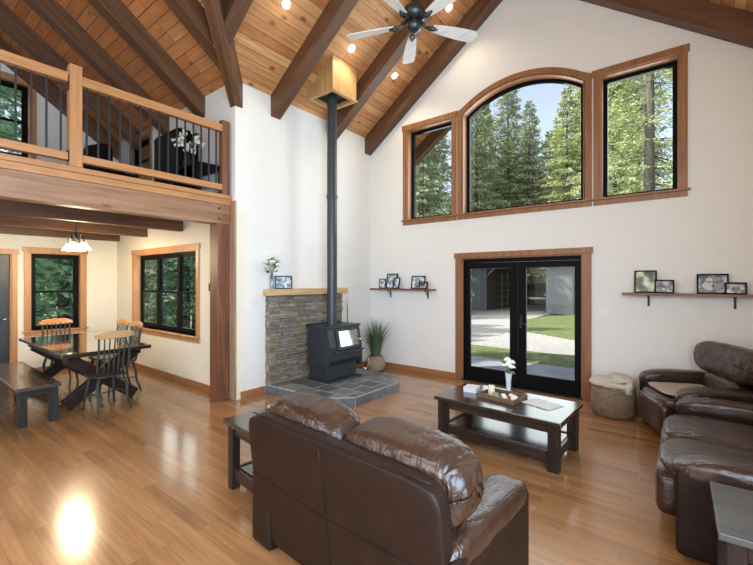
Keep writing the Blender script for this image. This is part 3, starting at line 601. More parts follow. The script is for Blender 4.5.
tag(MB().tube([(-8.66, 3.0, 4.365), (-7.5, 3.0, 4.365)], .01, 8).box(-8.64, -8.62, 2.99, 3.098, 4.36, 4.37).box(-7.52, -7.5, 2.99, 3.098, 4.36, 4.37).build('curtain_rod', M['iron']), 'thin dark rod holding the grey loft curtain', 'curtain rod')

# ------------------------------------------------------------------ fireplace
random.seed(11)
st = MB(); th = 0.1
def stone_row(u0, u1, fn):
    z = 0.122
    while z < 1.425:
        h = random.uniform(.028, .06); h = min(h, 1.432-z); u = u0-random.uniform(0, .1)
        if h < .012: break
        while u < u1:
            L = random.uniform(.09, .30); a = max(u, u0); b = min(u+L, u1)
            if b-a > .02: fn(a, b, z, z+h-.003)
            u += L
        z += h
Y0, Y1 = 3.6, 5.16
st.box(XL+.001, XL+.07, Y0+.012, Y1-.012, .122, 1.43)
stone_row(Y0, Y1, lambda a, b, z0, z1: st.box(XL+.06, XL+th+random.uniform(-.018, .018), a+.0015, b-.0015, z0, z1))
stone_row(XL+.002, XL+th-.015, lambda a, b, z0, z1: (st.box(a, b, Y0-random.uniform(0, .012), Y0+.03, z0, z1), st.box(a, b, Y1-.03, Y1+random.uniform(0, .012), z0, z1)))
tag(st.build('stone_surround', M['stone'], bevel=.004, seg=1), 'stacked grey and tan ledgestone panel on the left wall behind the stove', 'fireplace surround')
tag(MB().box(XL+.001, XL+.185, 3.545, 5.215, 1.436, 1.53).build('mantel_shelf', M['mantel'], bevel=.005), 'thick light wood mantel shelf on top of the stone panel', 'mantel')
# hearth
HP = [(XL+.001, 3.60), (-3.76, 3.62), (-3.41, 3.92), (-3.41, 4.92), (-3.74, 5.27), (XL+.001, 5.27)]
hr = thing('hearth', 'raised angular slate tiled hearth under the wood stove', 'hearth', (-4.15, 4.43, 0))
def loc2(p): return (p[0]+4.15, p[1]-4.43)
lp = [loc2(p) for p in HP]
core = [(x*.994, y*.994) for x, y in lp]
MB().prism(core, 0, .1185, 'xy').build('grout_core', M['grout'], hr)
def clip(poly, a, b, c):  # keep a*x+b*y<=c
    out = []
    for i in range(len(poly)):
        p, q = poly[i], poly[(i+1) % len(poly)]; dp = a*p[0]+b*p[1]-c; dq = a*q[0]+b*q[1]-c
        if dp <= 0: out.append(p)
        if dp*dq < 0: t_ = dp/(dp-dq); out.append((p[0]+(q[0]-p[0])*t_, p[1]+(q[1]-p[1])*t_))
    return out
tl = MB(); g = .017
cell = .305; j = 0; y = -.84
while y < .85:
    x = -.78-(j % 2)*cell/2
    while x < .8:
        sq = [(x+g/2, y+g/2), (x+cell-g/2, y+g/2), (x+cell-g/2, y+.28-g/2), (x+g/2, y+.28-g/2)]
        pl_ = sq
        for i in range(len(lp)):
            p, q = lp[i], lp[(i+1) % len(lp)]; nx, ny = q[1]-p[1], p[0]-q[0]; L = math.hypot(nx, ny); nx /= L; ny /= L
            ins = .0 if i == len(lp)-1 else .012
            pl_ = clip(pl_, nx, ny, nx*p[0]+ny*p[1]-ins)
            if len(pl_) < 3: break
        if len(pl_) >= 3:
            ar = abs(sum(pl_[k][0]*pl_[(k+1) % len(pl_)][1]-pl_[(k+1) % len(pl_)][0]*pl_[k][1] for k in range(len(pl_))))/2
            if ar > .0008: tl.prism(pl_, .1125, .121, 'xy')
        x += cell
    y += .28; j += 1
tl.build('top_tiles', M['slate'], hr)
sd = MB()
for i in range(len(lp)-1):
    p, q = Vector(lp[i]), Vector(lp[i+1]); L = (q-p).length; n = max(1, round(L/.3)); d = (q-p)/L
    for k in range(n):
        a = p+d*(L*k/n+.007); b = p+d*(L*(k+1)/n-.007); sd.bar((*a, .0565), (*b, .0565), .012, .107)
sd.build('edge_tiles', M['slate'], hr)
# stove
sv = thing('wood_stove', 'blue-black freestanding wood stove with glass door on the slate hearth', 'stove', (-4.40, 4.55, .122))
yh = .36
MB().prism([(-.235, .24), (.2, .24), (.262, .33), (.262, .52), (.2, .80), (-.235, .80)], -yh, yh, 'xz').build('firebox', M['stove'], sv, bevel=.006)
MB().box(-.2, .16, -.33, .33, .018, .24).box(.16, .172, -.2, .2, .05, .22).build('pedestal', M['stove'], sv, bevel=.004)
MB().box(-.235, .255, -.37, .37, 0, .018).build('base_plate', M['stove'], sv, bevel=.004)
MB().box(-.25, .215, -.385, .385, .80, .835).box(-.25, -.23, -.385, .385, .835, .86).build('top_plate', M['stove'], sv, bevel=.006)
# door: in the plane of the slanted front
yd = .06; p0 = Vector((.262, 0, .50)); p1 = Vector((.2, 0, .80)); u = (p1-p0).normalized(); nrm = Vector((u.z, 0, -u.x))
def fr_bar(mb, y0, y1, t0, t1, th0, th1):
    pts = []
    for t_ in (t0, t1):
        for yy in (y0, y1):
            for h in (th0, th1):
                q = p0+u*t_+nrm*h; pts.append((q.x, yy+yd, q.z))
    mb.verts(pts, [(0, 1, 3, 2), (4, 6, 7, 5), (0, 4, 5, 1), (2, 3, 7, 6), (0, 2, 6, 4), (1, 5, 7, 3)])
d = MB()
fr_bar(d, -.27, -.215, -.02, .295, 0, .03); fr_bar(d, .215, .27, -.02, .295, 0, .03); fr_bar(d, -.215, .215, -.02, .02, 0, .03); fr_bar(d, -.215, .215, .255, .295, 0, .03)
do = d.build('door', M['stove'], sv, bevel=.005)
g_ = MB(); fr_bar(g_, -.22, .22, .015, .26, .004, .014); g_.build('door_glass', M['dark_glass'], do)
MB().tube([(.27, .25, .62), (.31, .27, .60), (.335, .32, .58), (.34, .40, .52)], [.008, .009, .011, .013], 10).build('door_handle', M['chrome'], do, smooth=True)
MB().box(.262, .34, -.3, .34, .435, .455).build('ash_lip', M['stove'], sv, bevel=.004)
MB().box(.06, .22, .385, .43, .16, .40).build('ash_pan', M['stove'], sv, bevel=.01)
MB().tube([(.22, .38, .12), (.30, .42, .10), (.30, .50, .16), (.26, .52, .26)], .009, 8).build('air_control', M['chrome'], sv, smooth=True)
# flue
fp = thing('stove_pipe', 'tall dark grey round stove pipe rising from the stove into the ceiling box', 'stove pipe', (-4.40, 4.49, .957))
MB().lathe([(.088, 0), (.088, .02), (.079, .025), (.079, 2.02), (.084, 2.025), (.084, 2.06), (.079, 2.065), (.079, 3.72)], seg=28).build('pipe', M['pipe'], fp, smooth='auto')
MB().lathe([(.086, 2.0), (.09, 2.01), (.09, 2.035), (.086, 2.045)], seg=28, capb=False, capt=False).build('clamp_band', M['pipe'], fp, smooth='auto')
fb = thing('chimney_box', 'square light cedar chimney support box hanging from the sloped ceiling', 'chimney box', (-4.36, 4.46, 4.49))
def boxz(x): return zl(x-4.36)-4.49-.004
w2 = .265; bb = MB()
for (xa, xb, ya, yb) in ((-w2, -w2+.02, -w2, w2), (w2-.02, w2, -w2, w2), (-w2+.02, w2-.02, -w2, -w2+.02), (-w2+.02, w2-.02, w2-.02, w2)):
    bb.verts([(xa, ya, 0), (xb, ya, 0), (xb, yb, 0), (xa, yb, 0), (xa, ya, boxz(xa)), (xb, ya, boxz(xb)), (xb, yb, boxz(xb)), (xa, yb, boxz(xa))], [(0, 1, 2, 3), (7, 6, 5, 4), (0, 4, 5, 1), (1, 5, 6, 2), (2, 6, 7, 3), (3, 7, 4, 0)])
bb.build('box_panels', M['cedar'], fb, bevel=.002)
tr = MB(); sash_ = ((-w2-.012, w2+.012, -w2-.012, -w2+.05), (-w2-.012, w2+.012, w2-.05, w2+.012), (-w2-.012, -w2+.05, -w2+.05, w2-.05), (w2-.05, w2+.012, -w2+.05, w2-.05))
for s4 in sash_: tr.box(*s4, -.015, .012)
tr.build('bottom_trim', M['cedar'], fb)
MB().box(-w2+.02, w2-.02, -w2+.02, w2-.02, .06, .075).build('inner_plate', M['iron'], fb)
# fire tools leaning beside the stone
t = thing('fire_poker', 'thin dark fire poker standing between stove and stone at right', 'fire poker', (-4.72, 5.22, .122))
MB().tube([(0, 0, 0), (0, 0, .55), (-.02, 0, 1.1)], .007, 8).build('rod', M['iron'], t); MB().tube([(-.02, 0, 1.1), (-.02, 0, 1.24)], .013, 8).build('handle', M['chrome'], t)

# mantel decor
def leafcard(mb, c, d, L, W, tilt):
    d = Vector(d).normalized(); sdv = d.cross(Vector((0, 0, 1))); sdv = sdv.normalized() if sdv.length > .01 else Vector((1, 0, 0)); n_ = sdv.cross(d)
    sdv = (sdv*math.cos(tilt)+n_*math.sin(tilt)); c = Vector(c)
    a = [c, c+d*L*.5+sdv*W/2, c+d*L, c+d*L*.5-sdv*W/2, c+d*L*.5+n_*W*.15]
    mb.verts(a, [(0, 1, 4), (1, 2, 4), (2, 3, 4), (3, 0, 4)])
def bouquet(t, z0, spread, hgt, nf, fsz, seed, fm, nleaf=26):
    random.seed(seed); sm = MB(); lf = MB()
    for k in range(nf):
        a = k*2.4; rr = spread*math.sqrt((k+.5)/nf); e = Vector((math.cos(a)*rr, math.sin(a)*rr, z0+hgt*(1-.45*(rr/spread)**2)+random.uniform(-.02, .02)))
        sm.tube([(0, 0, z0-.08), Vector((e.x*.3, e.y*.3, z0+hgt*.3)), e], .003, 5)
        fl = MB().pillow(e, (fsz, fsz, fsz*.75), 2.3, 5, fsz*.5, (50, 50, 50), seed=k)
        for q in range(6):
            aa = q*PI/3; fl.pillow(e+Vector((math.cos(aa)*fsz*.75, math.sin(aa)*fsz*.75, -fsz*.1)), (fsz*.6, fsz*.6, fsz*.3), 2.2, 4)
        fl.build('flower', fm, t, smooth=True)
    for k in range(nleaf):
        a = random.uniform(0, 2*PI); rr = spread*random.uniform(.4, 1.15); c = (math.cos(a)*rr*.6, math.sin(a)*rr*.6, z0+hgt*random.uniform(.15, .8))
        leafcard(lf, c, (math.cos(a), math.sin(a), random.uniform(-.5, .6)), random.uniform(.05, .10), .03, random.uniform(-.8, .8))
    sm.build('stem', M['stem'], t); lf.build('foliage', M['blade'], t)
M['vglass'] = glass('vase_glass', (0.86, 0.90, 0.92), 1.0)
t = thing('flower_vase', 'glass vase with white roses on the left end of the mantel', 'vase', (-4.79, 3.63, 1.53))
MB().lathe([(.035, 0), (.04, .02), (.036, .10), (.045, .20), (.042, .20), (.033, .10), (.036, .025), (.02, .015)], seg=20, capt=True).build('glass_body', M['vglass'], t, smooth=True)
bouquet(t, .2, .10, .30, 9, .034, 3, M['petal'], 40)
def picture(name, label, loc, rz, w, h, pmat, lean=.14, bd=.016, fm='black', group=None, faces=None, cat='picture frame'):
    t = thing(name, label, cat, loc, rz, group); R = rmat(-lean, 'X')
    fm_ = MB()
    for b in ((-w/2, -w/2+bd, 0, h), (w/2-bd, w/2, 0, h), (-w/2+bd, w/2-bd, 0, bd), (-w/2+bd, w/2-bd, h-bd, h)):
        fm_.box(b[0], b[1], -.009, .009, b[2], b[3], R)
    fm_.build('frame', M[fm], t, bevel=.002)
    pr_ = MB().box(-w/2+bd, w/2-bd, -.001, .004, bd, h-bd, R).build('photo_print', pmat, t)
    if faces:
        for k, (cx, cz, r_) in enumerate(faces):
            mbd = MB().lathe([(r_, 0), (r_*.97, .0012)], seg=20, mat=R @ Matrix.Translation((cx*w, -.001, cz*h)) @ rmat(PI/2, 'X'))
            mbd.build('portrait_shape', M['bwlight'] if k % 2 == 0 else M['bwmid'], t)
    MB().bar((0, math.sin(lean)*h*.62+.035, .003), (0, math.sin(lean)*h*.62+.013, h*.6), .03, .004, (0, 1, 0)).build('easel_back', M['black'], t)
    return t
M['bwlight'] = plain('print_light_grey', (0.50, 0.50, 0.50), .3); M['bwmid'] = plain('print_mid_grey', (0.22, 0.22, 0.22), .3)
BW = lambda n, s, sc=14: photo(n, [(0.35, (0.02, 0.02, 0.02)), (0.5, (0.16, 0.16, 0.16)), (0.66, (0.6, 0.6, 0.6))], s, sc)
CO = lambda n, s, sc=16: photo(n, [(0.35, (0.05, 0.07, 0.10)), (0.5, (0.35, 0.40, 0.46)), (0.62, (0.75, 0.80, 0.86))], s, sc)
picture('photo_frame', 'grey photo frame beside the rose vase on the mantel', (-4.80, 3.86, 1.53), math.radians(62), .26, .20, CO('mantel_photo', 3), fm='iron')

# ------------------------------------------------------------------ wall shelves and pictures
def wshelf(label, x0, x1, z, d, brk, loc):
    t = thing('wall_shelf', label, 'shelf', (x0, YB, z))
    MB().box(0, x1-x0, -d, -.001, -.03, 0).build('board', M['shelfwood'], t, bevel=.003)
    for bx in brk:
        MB().box(bx-x0-.012, bx-x0+.012, -d+.03, -.001, -.038, -.03).box(bx-x0-.012, bx-x0+.012, -.008, -.001, -.17, -.038).tube([(bx-x0, -d+.05, -.036), (bx-x0, -.02, -.12), (bx-x0, -.006, -.15)], .006, 6).build('bracket', M['iron'], t)
    return t
M['shelfwood'] = wood('shelf_wood', (0.17, 0.06, 0.028), (0.27, 0.105, 0.05), 'x', .4, 14)
wshelf('short brown wall shelf left of the french doors', -4.80, -3.42, 1.51, .15, (-4.40, -3.59), None)
wshelf('long brown wall shelf right of the french doors above the armchair', -.64, .84, 1.50, .16, (-.365, .45), None)
yS = 5.965
picture('photo_frame', 'small black frame at the left end of the short wall shelf', (-4.545, yS+.035, 1.51), .35, .13, .185, CO('photo_a', 5))
picture('photo_frame', 'tallest portrait frame in the middle of the left group on the short shelf', (-4.33, yS+.035, 1.51), 0.05, .24, .28, CO('photo_b', 8))
picture('photo_frame', 'small portrait frame right of the tallest one on the short shelf', (-4.175, yS-.045, 1.51), -.22, .17, .205, CO('photo_c', 12, 9))
picture('photo_frame', 'larger square frame at the right end of the short wall shelf', (-3.76, yS+.04, 1.51), -.05, .29, .235, CO('photo_d', 15))
picture('photo_frame', 'small landscape frame overlapping the square one on the short shelf', (-3.60, yS-.04, 1.51), -.12, .19, .13, BW('photo_e', 18))
picture('photo_frame', 'black portrait frame with a colour picture at the left of the long shelf', (-.395, yS+.03, 1.50), 0.0, .235, .285, photo('photo_f', [(0.35, (0.03, 0.04, 0.03)), (0.5, (0.16, 0.2, 0.1)), (0.55, (0.5, 0.55, 0.25)), (0.66, (0.75, 0.72, 0.66))], 21, 8))
picture('photo_frame', 'low black frame beside the portrait picture on the long shelf', (-.20, yS-.04, 1.50), -.08, .195, .165, BW('photo_g', 24))
picture('photo_frame', 'large black and white picture of two people on the long shelf', (.25, yS+.03, 1.50), 0.0, .285, .235, BW('photo_h', 27, 10), faces=[(-.12, .42, .055), (.16, .42, .055), (-.10, .68, .032), (.14, .70, .032)])
picture('photo_frame', 'low black frame right of the two-person picture on the long shelf', (.445, yS-.045, 1.50), -.05, .185, .135, BW('photo_i', 30))

# plates on walls
def plate(name, label, cat, loc, rz, w, h, kind):
    t = thing(name, label, cat, loc, rz)
    MB().box(-w/2, w/2, -.006, 0, -h/2, h/2).build('cover_plate', M['plastic'], t, bevel=.002)
    if kind == 'switch':
        n = max(1, round(w/.055)); 
        for k in range(n): MB().box(-w/2+w*(k+.5)/n-.014, -w/2+w*(k+.5)/n+.014, -.010, -.006, -.03, .03).build('rocker', M['plastic'], t, bevel=.001)
    elif kind == 'outlet':
        for s_ in (-.02, .02): MB().box(-.015, .015, -.009, -.006, s_-.013, s_+.013).build('socket', M['plastic'], t, bevel=.001)
    return t
plate('light_switch', 'wide white light switch on the left wall near the loft post', 'switch', (XL, 3.335, 1.28), PI/2, .12, .115, 'switch')
plate('wall_outlet', 'white outlet low on the left wall near the loft post', 'outlet', (XL, 3.22, .41), PI/2, .07, .115, 'outlet')
plate('wall_outlet', 'white outlet low on the back wall left of the french doors', 'outlet', (-3.25, YB, .34), 0, .07, .115, 'outlet')
plate('light_switch', 'white double switch right of the french doors', 'switch', (-.86, YB, 1.235), 0, .12, .115, 'switch')
plate('wall_outlet', 'white outlet low on the dining wall below the triple window', 'outlet', (-5.73, YD, .35), 0, .07, .115, 'outlet')
t = thing('thermostat', 'small grey thermostat on the dining wall beside the post', 'thermostat', (-5.53, YD, 1.56))
MB().box(-.04, .04, -.02, 0, -.06, .06).build('housing', M['slab_grey'], t, bevel=.004); MB().box(-.025, .025, -.022, -.02, -.005, .04).build('display', M['iron'], t)

# ------------------------------------------------------------------ plant, basket
t = thing('potted_grass', 'tall spiky green grass plant in a round woven pot by the hearth', 'plant', (-4.47, 5.70, 0))
MB().lathe([(.10, 0), (.155, .05), (.178, .13), (.165, .21), (.125, .27), (.135, .285), (.118, .285), (.11, .25)], seg=28).build('woven_pot', M['pot'], t, smooth=True)
random.seed(2); gb = MB()
for k in range(300):
    a = random.uniform(0, 2*PI); r0 = random.uniform(0, .08); L = random.uniform(.45, .78); sp_ = random.uniform(.03, .36)
    pts = []; W = .016; q = Vector((math.cos(a), math.sin(a), 0)); sd_ = Vector((-q.y, q.x, 0))
    for i in range(6):
        f_ = i/5; c_ = q*(r0+sp_*f_**1.7)+Vector((0, 0, .24+L*f_*(1-.12*f_*sp_*3))); c_.x = max(c_.x, -.39); c_.y = min(c_.y, .34); wv = W*(1-f_)*.5+.0006; pts += [c_-sd_*wv, c_+sd_*wv]
    gb.verts([tuple(p) for p in pts], [(2*i, 2*i+1, 2*i+3, 2*i+2) for i in range(5)])
gb.build('grass_blades', M['blade'], t)
t = thing('basket', 'round woven basket on the floor between french doors and armchair', 'basket', (-.70, 5.66, 0))
MB().lathe([(.20, 0), (.235, .03), (.25, .14), (.245, .26), (.232, .36), (.215, .36), (.225, .25), (.22, .06)], seg=36).build('woven_body', M['basket'], t, smooth=True)
MB().tube([(.228*math.cos(a*PI/18), .228*math.sin(a*PI/18), .362) for a in range(37)], .013, 8).build('rim', M['basket'], t, smooth=True)
bl = MB(); bl.pillow((-.02, -.01, .395), (.235, .205, .04), 3.6, 22, .022, (9, 9, 9), rmat(.05, 'Y'), 4).pillow((.0, -.02, .44), (.215, .16, .032), 3.4, 20, .022, (10, 10, 10), rmat(-.10, 'Y'), 9).pillow((.10, -.03, .468), (.13, .15, .04), 2.6, 18, .02, (11, 9, 9), rmat(.18, 'Y'), 2).pillow((.17, -.10, .37), (.05, .10, .085), 2.6, 14, .015, (12, 9, 9), rmat(.2, 'Y'), 6)
tag(bl.build('blanket', M['blanket'], smooth=True), 'folded cream knit blanket lying on top of the woven basket', 'blanket', loc=(-.70, 5.66, 0))

# ------------------------------------------------------------------ leather seating
LE, LB = M['leather'], M['leather_back']
def sofa(label, cat, name, loc, rz, W, D, nseat, arm=.20, ah=.60, bh=.85, ch=.93, hc=.16):
    t = thing(name, label, cat, loc, rz); hw, hd = W/2, D/2; inner = W-2*arm
    # frame plinth and front rail
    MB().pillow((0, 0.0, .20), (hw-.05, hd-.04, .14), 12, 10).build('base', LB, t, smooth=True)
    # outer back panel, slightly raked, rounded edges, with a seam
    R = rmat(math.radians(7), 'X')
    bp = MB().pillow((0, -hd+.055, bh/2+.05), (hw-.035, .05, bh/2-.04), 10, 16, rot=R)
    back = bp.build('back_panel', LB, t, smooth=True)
    sm = MB(); zz = bh/2-.04
    sm.tube([tuple(Vector((0, -hd+.055, bh/2+.05))+(R @ Vector((x, -.0515, -.02+.03*abs(x)/hw))) ) for x in np.linspace(-hw+.06, hw-.06, 20)], .004, 6)
    if nseat > 1: sm.tube([tuple(Vector((0, -hd+.055, bh/2+.05))+(R @ Vector((0.0, -.0515, z)))) for z in np.linspace(-zz*.75, zz*.93, 10)], .0035, 6)
    sm.tube([tuple(Vector((0, -hd+.055, bh/2+.05))+(R @ Vector((x, .0-.02, zz-.001)))) for x in np.linspace(-hw+.08, hw-.08, 10)], .004, 6)
    sm.build('seam', LB, back, smooth=True)
    for s in (-1, 1):
        # side panel, then the padded arm roll lying on it
        MB().pillow((s*(hw-arm/2), -.01, .28), (arm/2-.006, hd-.035, .26), 20, 14).build('side_panel', LB, t, smooth=True)
        def shp(l, q): return (l.x*(1+.10*max(0, q.y)), l.y, l.z-.035*max(0, q.y)**4-.03*max(0, -q.y)**2)
        a_ = MB().pillow((s*(hw-arm/2), .0, ah-.065), (arm/2+.006, hd-.02, .075), 3.4, 34, .007, (9, 30, 9), seed=s*3+W, shape=shp)
        ao = a_.build('arm_pad', LE, t, smooth=True)
    cwid = inner/nseat; full = (W-.01)/nseat
    for k in range(nseat):
        cx = -inner/2+cwid*(k+.5)
        MB().pillow((cx, .14, .39), (cwid/2+.004, hd-.085, .10), 4.0, 30, .009, (20, 5, 6), seed=k*5+W).build('seat_cushion', LE, t, smooth=True)
        MB().pillow((cx, hd-.01, .27), (cwid/2+.002, .085, .17), 4, 14, .006, (12, 6, 8), seed=k).build('seat_front', LE, t, smooth=True)
        R2 = rmat(math.radians(10), 'X')
        MB().pillow((cx, -hd+.25, .55), (cwid/2-.03, .10, .13), 3.6, 22, .010, (12, 9, 14), R2, k+7).build('lumbar_cushion', LE, t, smooth=True)
        hx_ = -(W-.01)/2+full*(k+.5)
        def shq(l, q): return (l.x, l.y+.02*q.z, l.z-.05*abs(q.x)**3*(1 if q.z > 0 else -.3))
        MB().pillow((hx_, -hd+.198, ch-hc), (full/2+.012, .145, hc+.01), 3.9, 40, .010, (26, 7, 8), R2, k*3+1+W, shape=shq).build('head_cushion', LE, t, smooth=True)
    for sx in (-1, 1):
        for sy in (-1, 1): MB().lathe([(.03, 0), (.035, .07)], (sx*(hw-.1), sy*(hd-.1), 0), 12).build('foot', M['black'], t)
    return t
sofa('brown leather loveseat seen from behind in the foreground', 'sofa', 'loveseat', (-1.40, 1.84, 0), math.radians(-3.4), 1.45, .88, 2)
sofa('brown leather loveseat along the right wall facing the coffee table', 'sofa', 'loveseat', (.375, 3.81, 0), PI/2, 1.72, .93, 2)
sofa('brown leather armchair in the back right corner', 'armchair', 'armchair', (.145, 5.35, 0), math.radians(115), 1.02, .90, 1, ah=.62, ch=.98, hc=.17)
thr = MB().pillow((0, 0, 0), (.27, .30, .014), 6, 18, .008, (8, 8, 8), seed=3)
tag(thr.build('throw_blanket', M['throw'], smooth=True), 'folded beige throw lying on the armchair seat', 'blanket', loc=(.02, 5.30, .503)); bpy.data.objects['throw_blanket'].rotation_euler = (0, 0, math.radians(115))

# ------------------------------------------------------------------ coffee and end tables
def low_table(name, label, cat, loc, rz, L, W, H, lt=.09, top=.035, shelf=.13, topm=None, shelfm=None, ov=.03):
    t = thing(name, label, cat, loc, rz); hx, hy = L/2, W/2; topm = topm or M['walnut_top']
    MB().box(-hx, hx, -hy, hy, H-top, H).build('tabletop', topm, t, bevel=.006)
    ax, ay = hx-ov-lt/2, hy-ov-lt/2
    for sx in (-1, 1):
        for sy in (-1, 1): MB().box(sx*ax-lt/2, sx*ax+lt/2, sy*ay-lt/2, sy*ay+lt/2, 0, H-top).build('leg', M['walnut_z'], t, bevel=.005)
    ap = MB()
    for sy in (-1, 1): ap.box(-ax+lt/2, ax-lt/2, sy*ay-.012, sy*ay+.012, H-top-.09, H-top)
    for sx in (-1, 1): ap.box(sx*ax-.012, sx*ax+.012, -ay+lt/2, ay-lt/2, H-top-.09, H-top)
    ap.build('apron', M['walnut'], t, bevel=.003)
    if shelf:
        MB().box(-ax+lt*.3, ax-lt*.3, -ay+lt*.5, ay-lt*.5, shelf, shelf+.022).build('lower_shelf', topm, t, bevel=.003)
        rr = MB()
        for sy in (-1, 1): rr.box(-ax+lt/2, ax-lt/2, sy*ay-.015, sy*ay+.015, shelf-.055, shelf+.03)
        for sx in (-1, 1): rr.box(sx*ax-.015, sx*ax+.015, -ay+lt/2, ay-lt/2, shelf-.055, shelf+.03)
        rr.build('lower_rail', M['walnut'], t, bevel=.003)
    return t
low_table('coffee_table', 'espresso wood coffee table with lower shelf in front of the french doors', 'coffee table', (-1.43, 3.965, 0), math.radians(-2.5), 1.25, .74, .45)
low_table('end_table', 'dark wood end table left of the foreground loveseat', 'end table', (-2.60, 1.96, 0), math.radians(-6), .58, .52, .55, .07)
low_table('end_table', 'grey topped dark end table at the bottom right beside the wall sofa', 'end table', (.42, 2.57, 0), math.radians(1), .62, .56, .55, .07, topm=M['slab_grey'])
M['traywood'] = wood('tray_wood', (0.09, 0.05, 0.028), (0.18, 0.105, 0.06), 'x', .5, 16)
# coffee table things
TZ = .45
t = thing('serving_tray', 'rectangular wooden tray in the middle of the coffee table', 'tray', (-1.48, 3.99, TZ), math.radians(-8))
MB().box(-.19, .19, -.135, .135, 0, .012).build('tray_floor', M['traywood'], t)
MB().box(-.2, .2, -.147, -.133, 0, .045).box(-.2, .2, .133, .147, 0, .045).box(-.2, -.186, -.133, .133, 0, .045).box(.186, .2, -.133, .133, 0, .045).build('tray_rim', M['traywood'], t, bevel=.003)
t = thing('bud_vase', 'tall slender white vase of white flowers behind the tray', 'vase', (-1.49, 4.205, TZ))
MB().lathe([(.036, 0), (.038, .012), (.022, .03), (.026, .12), (.036, .215), (.030, .215), (.02, .12)], seg=20).build('vase_body', plain('pale_grey_glass', (0.50, 0.54, 0.56), 0.15), t, smooth=True)
bouquet(t, .22, .055, .13, 7, .03, 8, M['petal'], 12)
def small(name, label, cat, loc, parts, group=None):
    t = thing(name, label, cat, loc, group=group)
    for nm, mb, m_, smo in parts: mb.build(nm, m_, t, smooth=smo)
    return t
tz = TZ+.012
small('candle', 'cream pillar candle at the left end of the tray', 'candle', (-1.605, 4.02, tz), [('wax', MB().lathe([(.035, 0), (.035, .085), (.03, .09)], seg=18), M['wax'], 'auto'), ('wick', MB().tube([(0, 0, .088), (0, 0, .102)], .002, 5), M['black'], False)])
def cactus(l, c, s_, col):
    mb = MB(); 
    for k in range(9):
        a = k*2.4; mb.pillow((math.cos(a)*s_*.5*(k/9), math.sin(a)*s_*.5*(k/9), s_*.55-.02*k*s_), (s_*.3, s_*.3, s_*.5), 2.3, 5)
    small('succulent', l, 'plant', c, [('bowl', MB().lathe([(s_*.5, 0), (s_*.75, s_*.3), (s_*.65, s_*.32)], seg=14), M['white'], True), ('rosette', mb, col, True)])
cactus('green cactus-like succulent beside the candle on the tray', (-1.535, 3.935, tz), .05, M['succulent'])
cactus('pale succulent at the right end of the tray', (-1.345, 3.95, tz), .05, M['cream'])
for k, (x, y) in enumerate(((-1.465, 3.99), (-1.43, 3.93), (-1.40, 4.03))):
    tag(MB().pillow((0, 0, .018), (.026, .022, .018), 2.2, 7, .004, (40, 40, 40), seed=k).build('decor_shell', M['petal'] if k != 1 else M['cream'], smooth=True), ['small white shell at the centre of the tray by the vase', 'small cream shell at the front of the tray', 'small white shell toward the back right of the tray'][k], 'shell', 'shells on the tray', loc=(x, y, tz))
t = thing('tissue_box', 'small white coaster box on the left part of the coffee table', 'box', (-1.83, 4.03, TZ), .1)
MB().box(-.07, .07, -.075, .075, 0, .045).build('box_body', M['paper'], t, bevel=.004); MB().box(-.072, .072, -.077, .077, .045, .055).build('lid', M['paper'], t, bevel=.003)
t = thing('magazine', 'open white magazine lying on the right part of the coffee table', 'magazine', (-1.10, 4.02, TZ), -.35)
for s in (-1, 1):
    MB().prism([(0, .004), (s*.02, .012), (s*.10, .010), (s*.155, .004), (s*.155, .001), (0, .001)], -.11, .11, 'xz').build('page_block', M['paper'], t)
MB().box(-.158, .158, -.113, .113, 0, .0012).build('cover', M['iron'], t)

# ------------------------------------------------------------------ dining set
t = thing('dining_table', 'large dark glossy dining table with crossed trestle legs', 'dining table', (-7.02, 1.915, 0))
hx, hy = 1.14, .50
MB().box(-hx+.09, hx-.09, -hy, hy, .72, .76).build('tabletop', M['table_glass'], t, bevel=.005)
for s in (-1, 1):
    MB().box(s*(hx-.045)-.045, s*(hx-.045)+.045, -hy, hy, .715, .76).build('breadboard_end', M['table_glass'], t, bevel=.006)
MB().box(-hx+.15, hx-.15, -hy+.08, -hy+.11, .64, .72).box(-hx+.15, hx-.15, hy-.11, hy-.08, .64, .72).build('apron', M['walnut'], t)
for s in (-1, 1):
    x = s*.82
    MB().bar((x, -.40, .055), (x, .38, .66), .10, .15).bar((x, .40, .055), (x, -.38, .66), .095, .15).build('crossed_leg', M['walnut_z'], t, bevel=.006)
    MB().box(x-.06, x+.06, -.40, .40, .66, .72).build('top_cleat', M['walnut'], t, bevel=.005)
MB().box(-.78, .78, -.045, .045, .32, .43).build('stretcher', M['walnut'], t, bevel=.005)
t = thing('dining_bench', 'dark wood bench on the near side of the dining table', 'bench', (-6.82, 1.19, 0))
MB().box(-1.0, 1.0, -.2, .2, .41, .45).build('seat_plank', M['bench'], t, bevel=.005)
for sx in (-1, 1):
    for sy in (-1, 1): MB().box(sx*.93-.04, sx*.93+.04, sy*.14-.04, sy*.14+.04, 0, .41).build('leg', M['bench_leg'], t, bevel=.004)
MB().box(-.89, .89, -.155, -.13, .33, .41).box(-.89, .89, .13, .155, .33, .41).box(-.945, -.92, -.1, .1, .33, .41).box(.92, .945, -.1, .1, .33, .41).build('apron', M['bench_leg'], t)
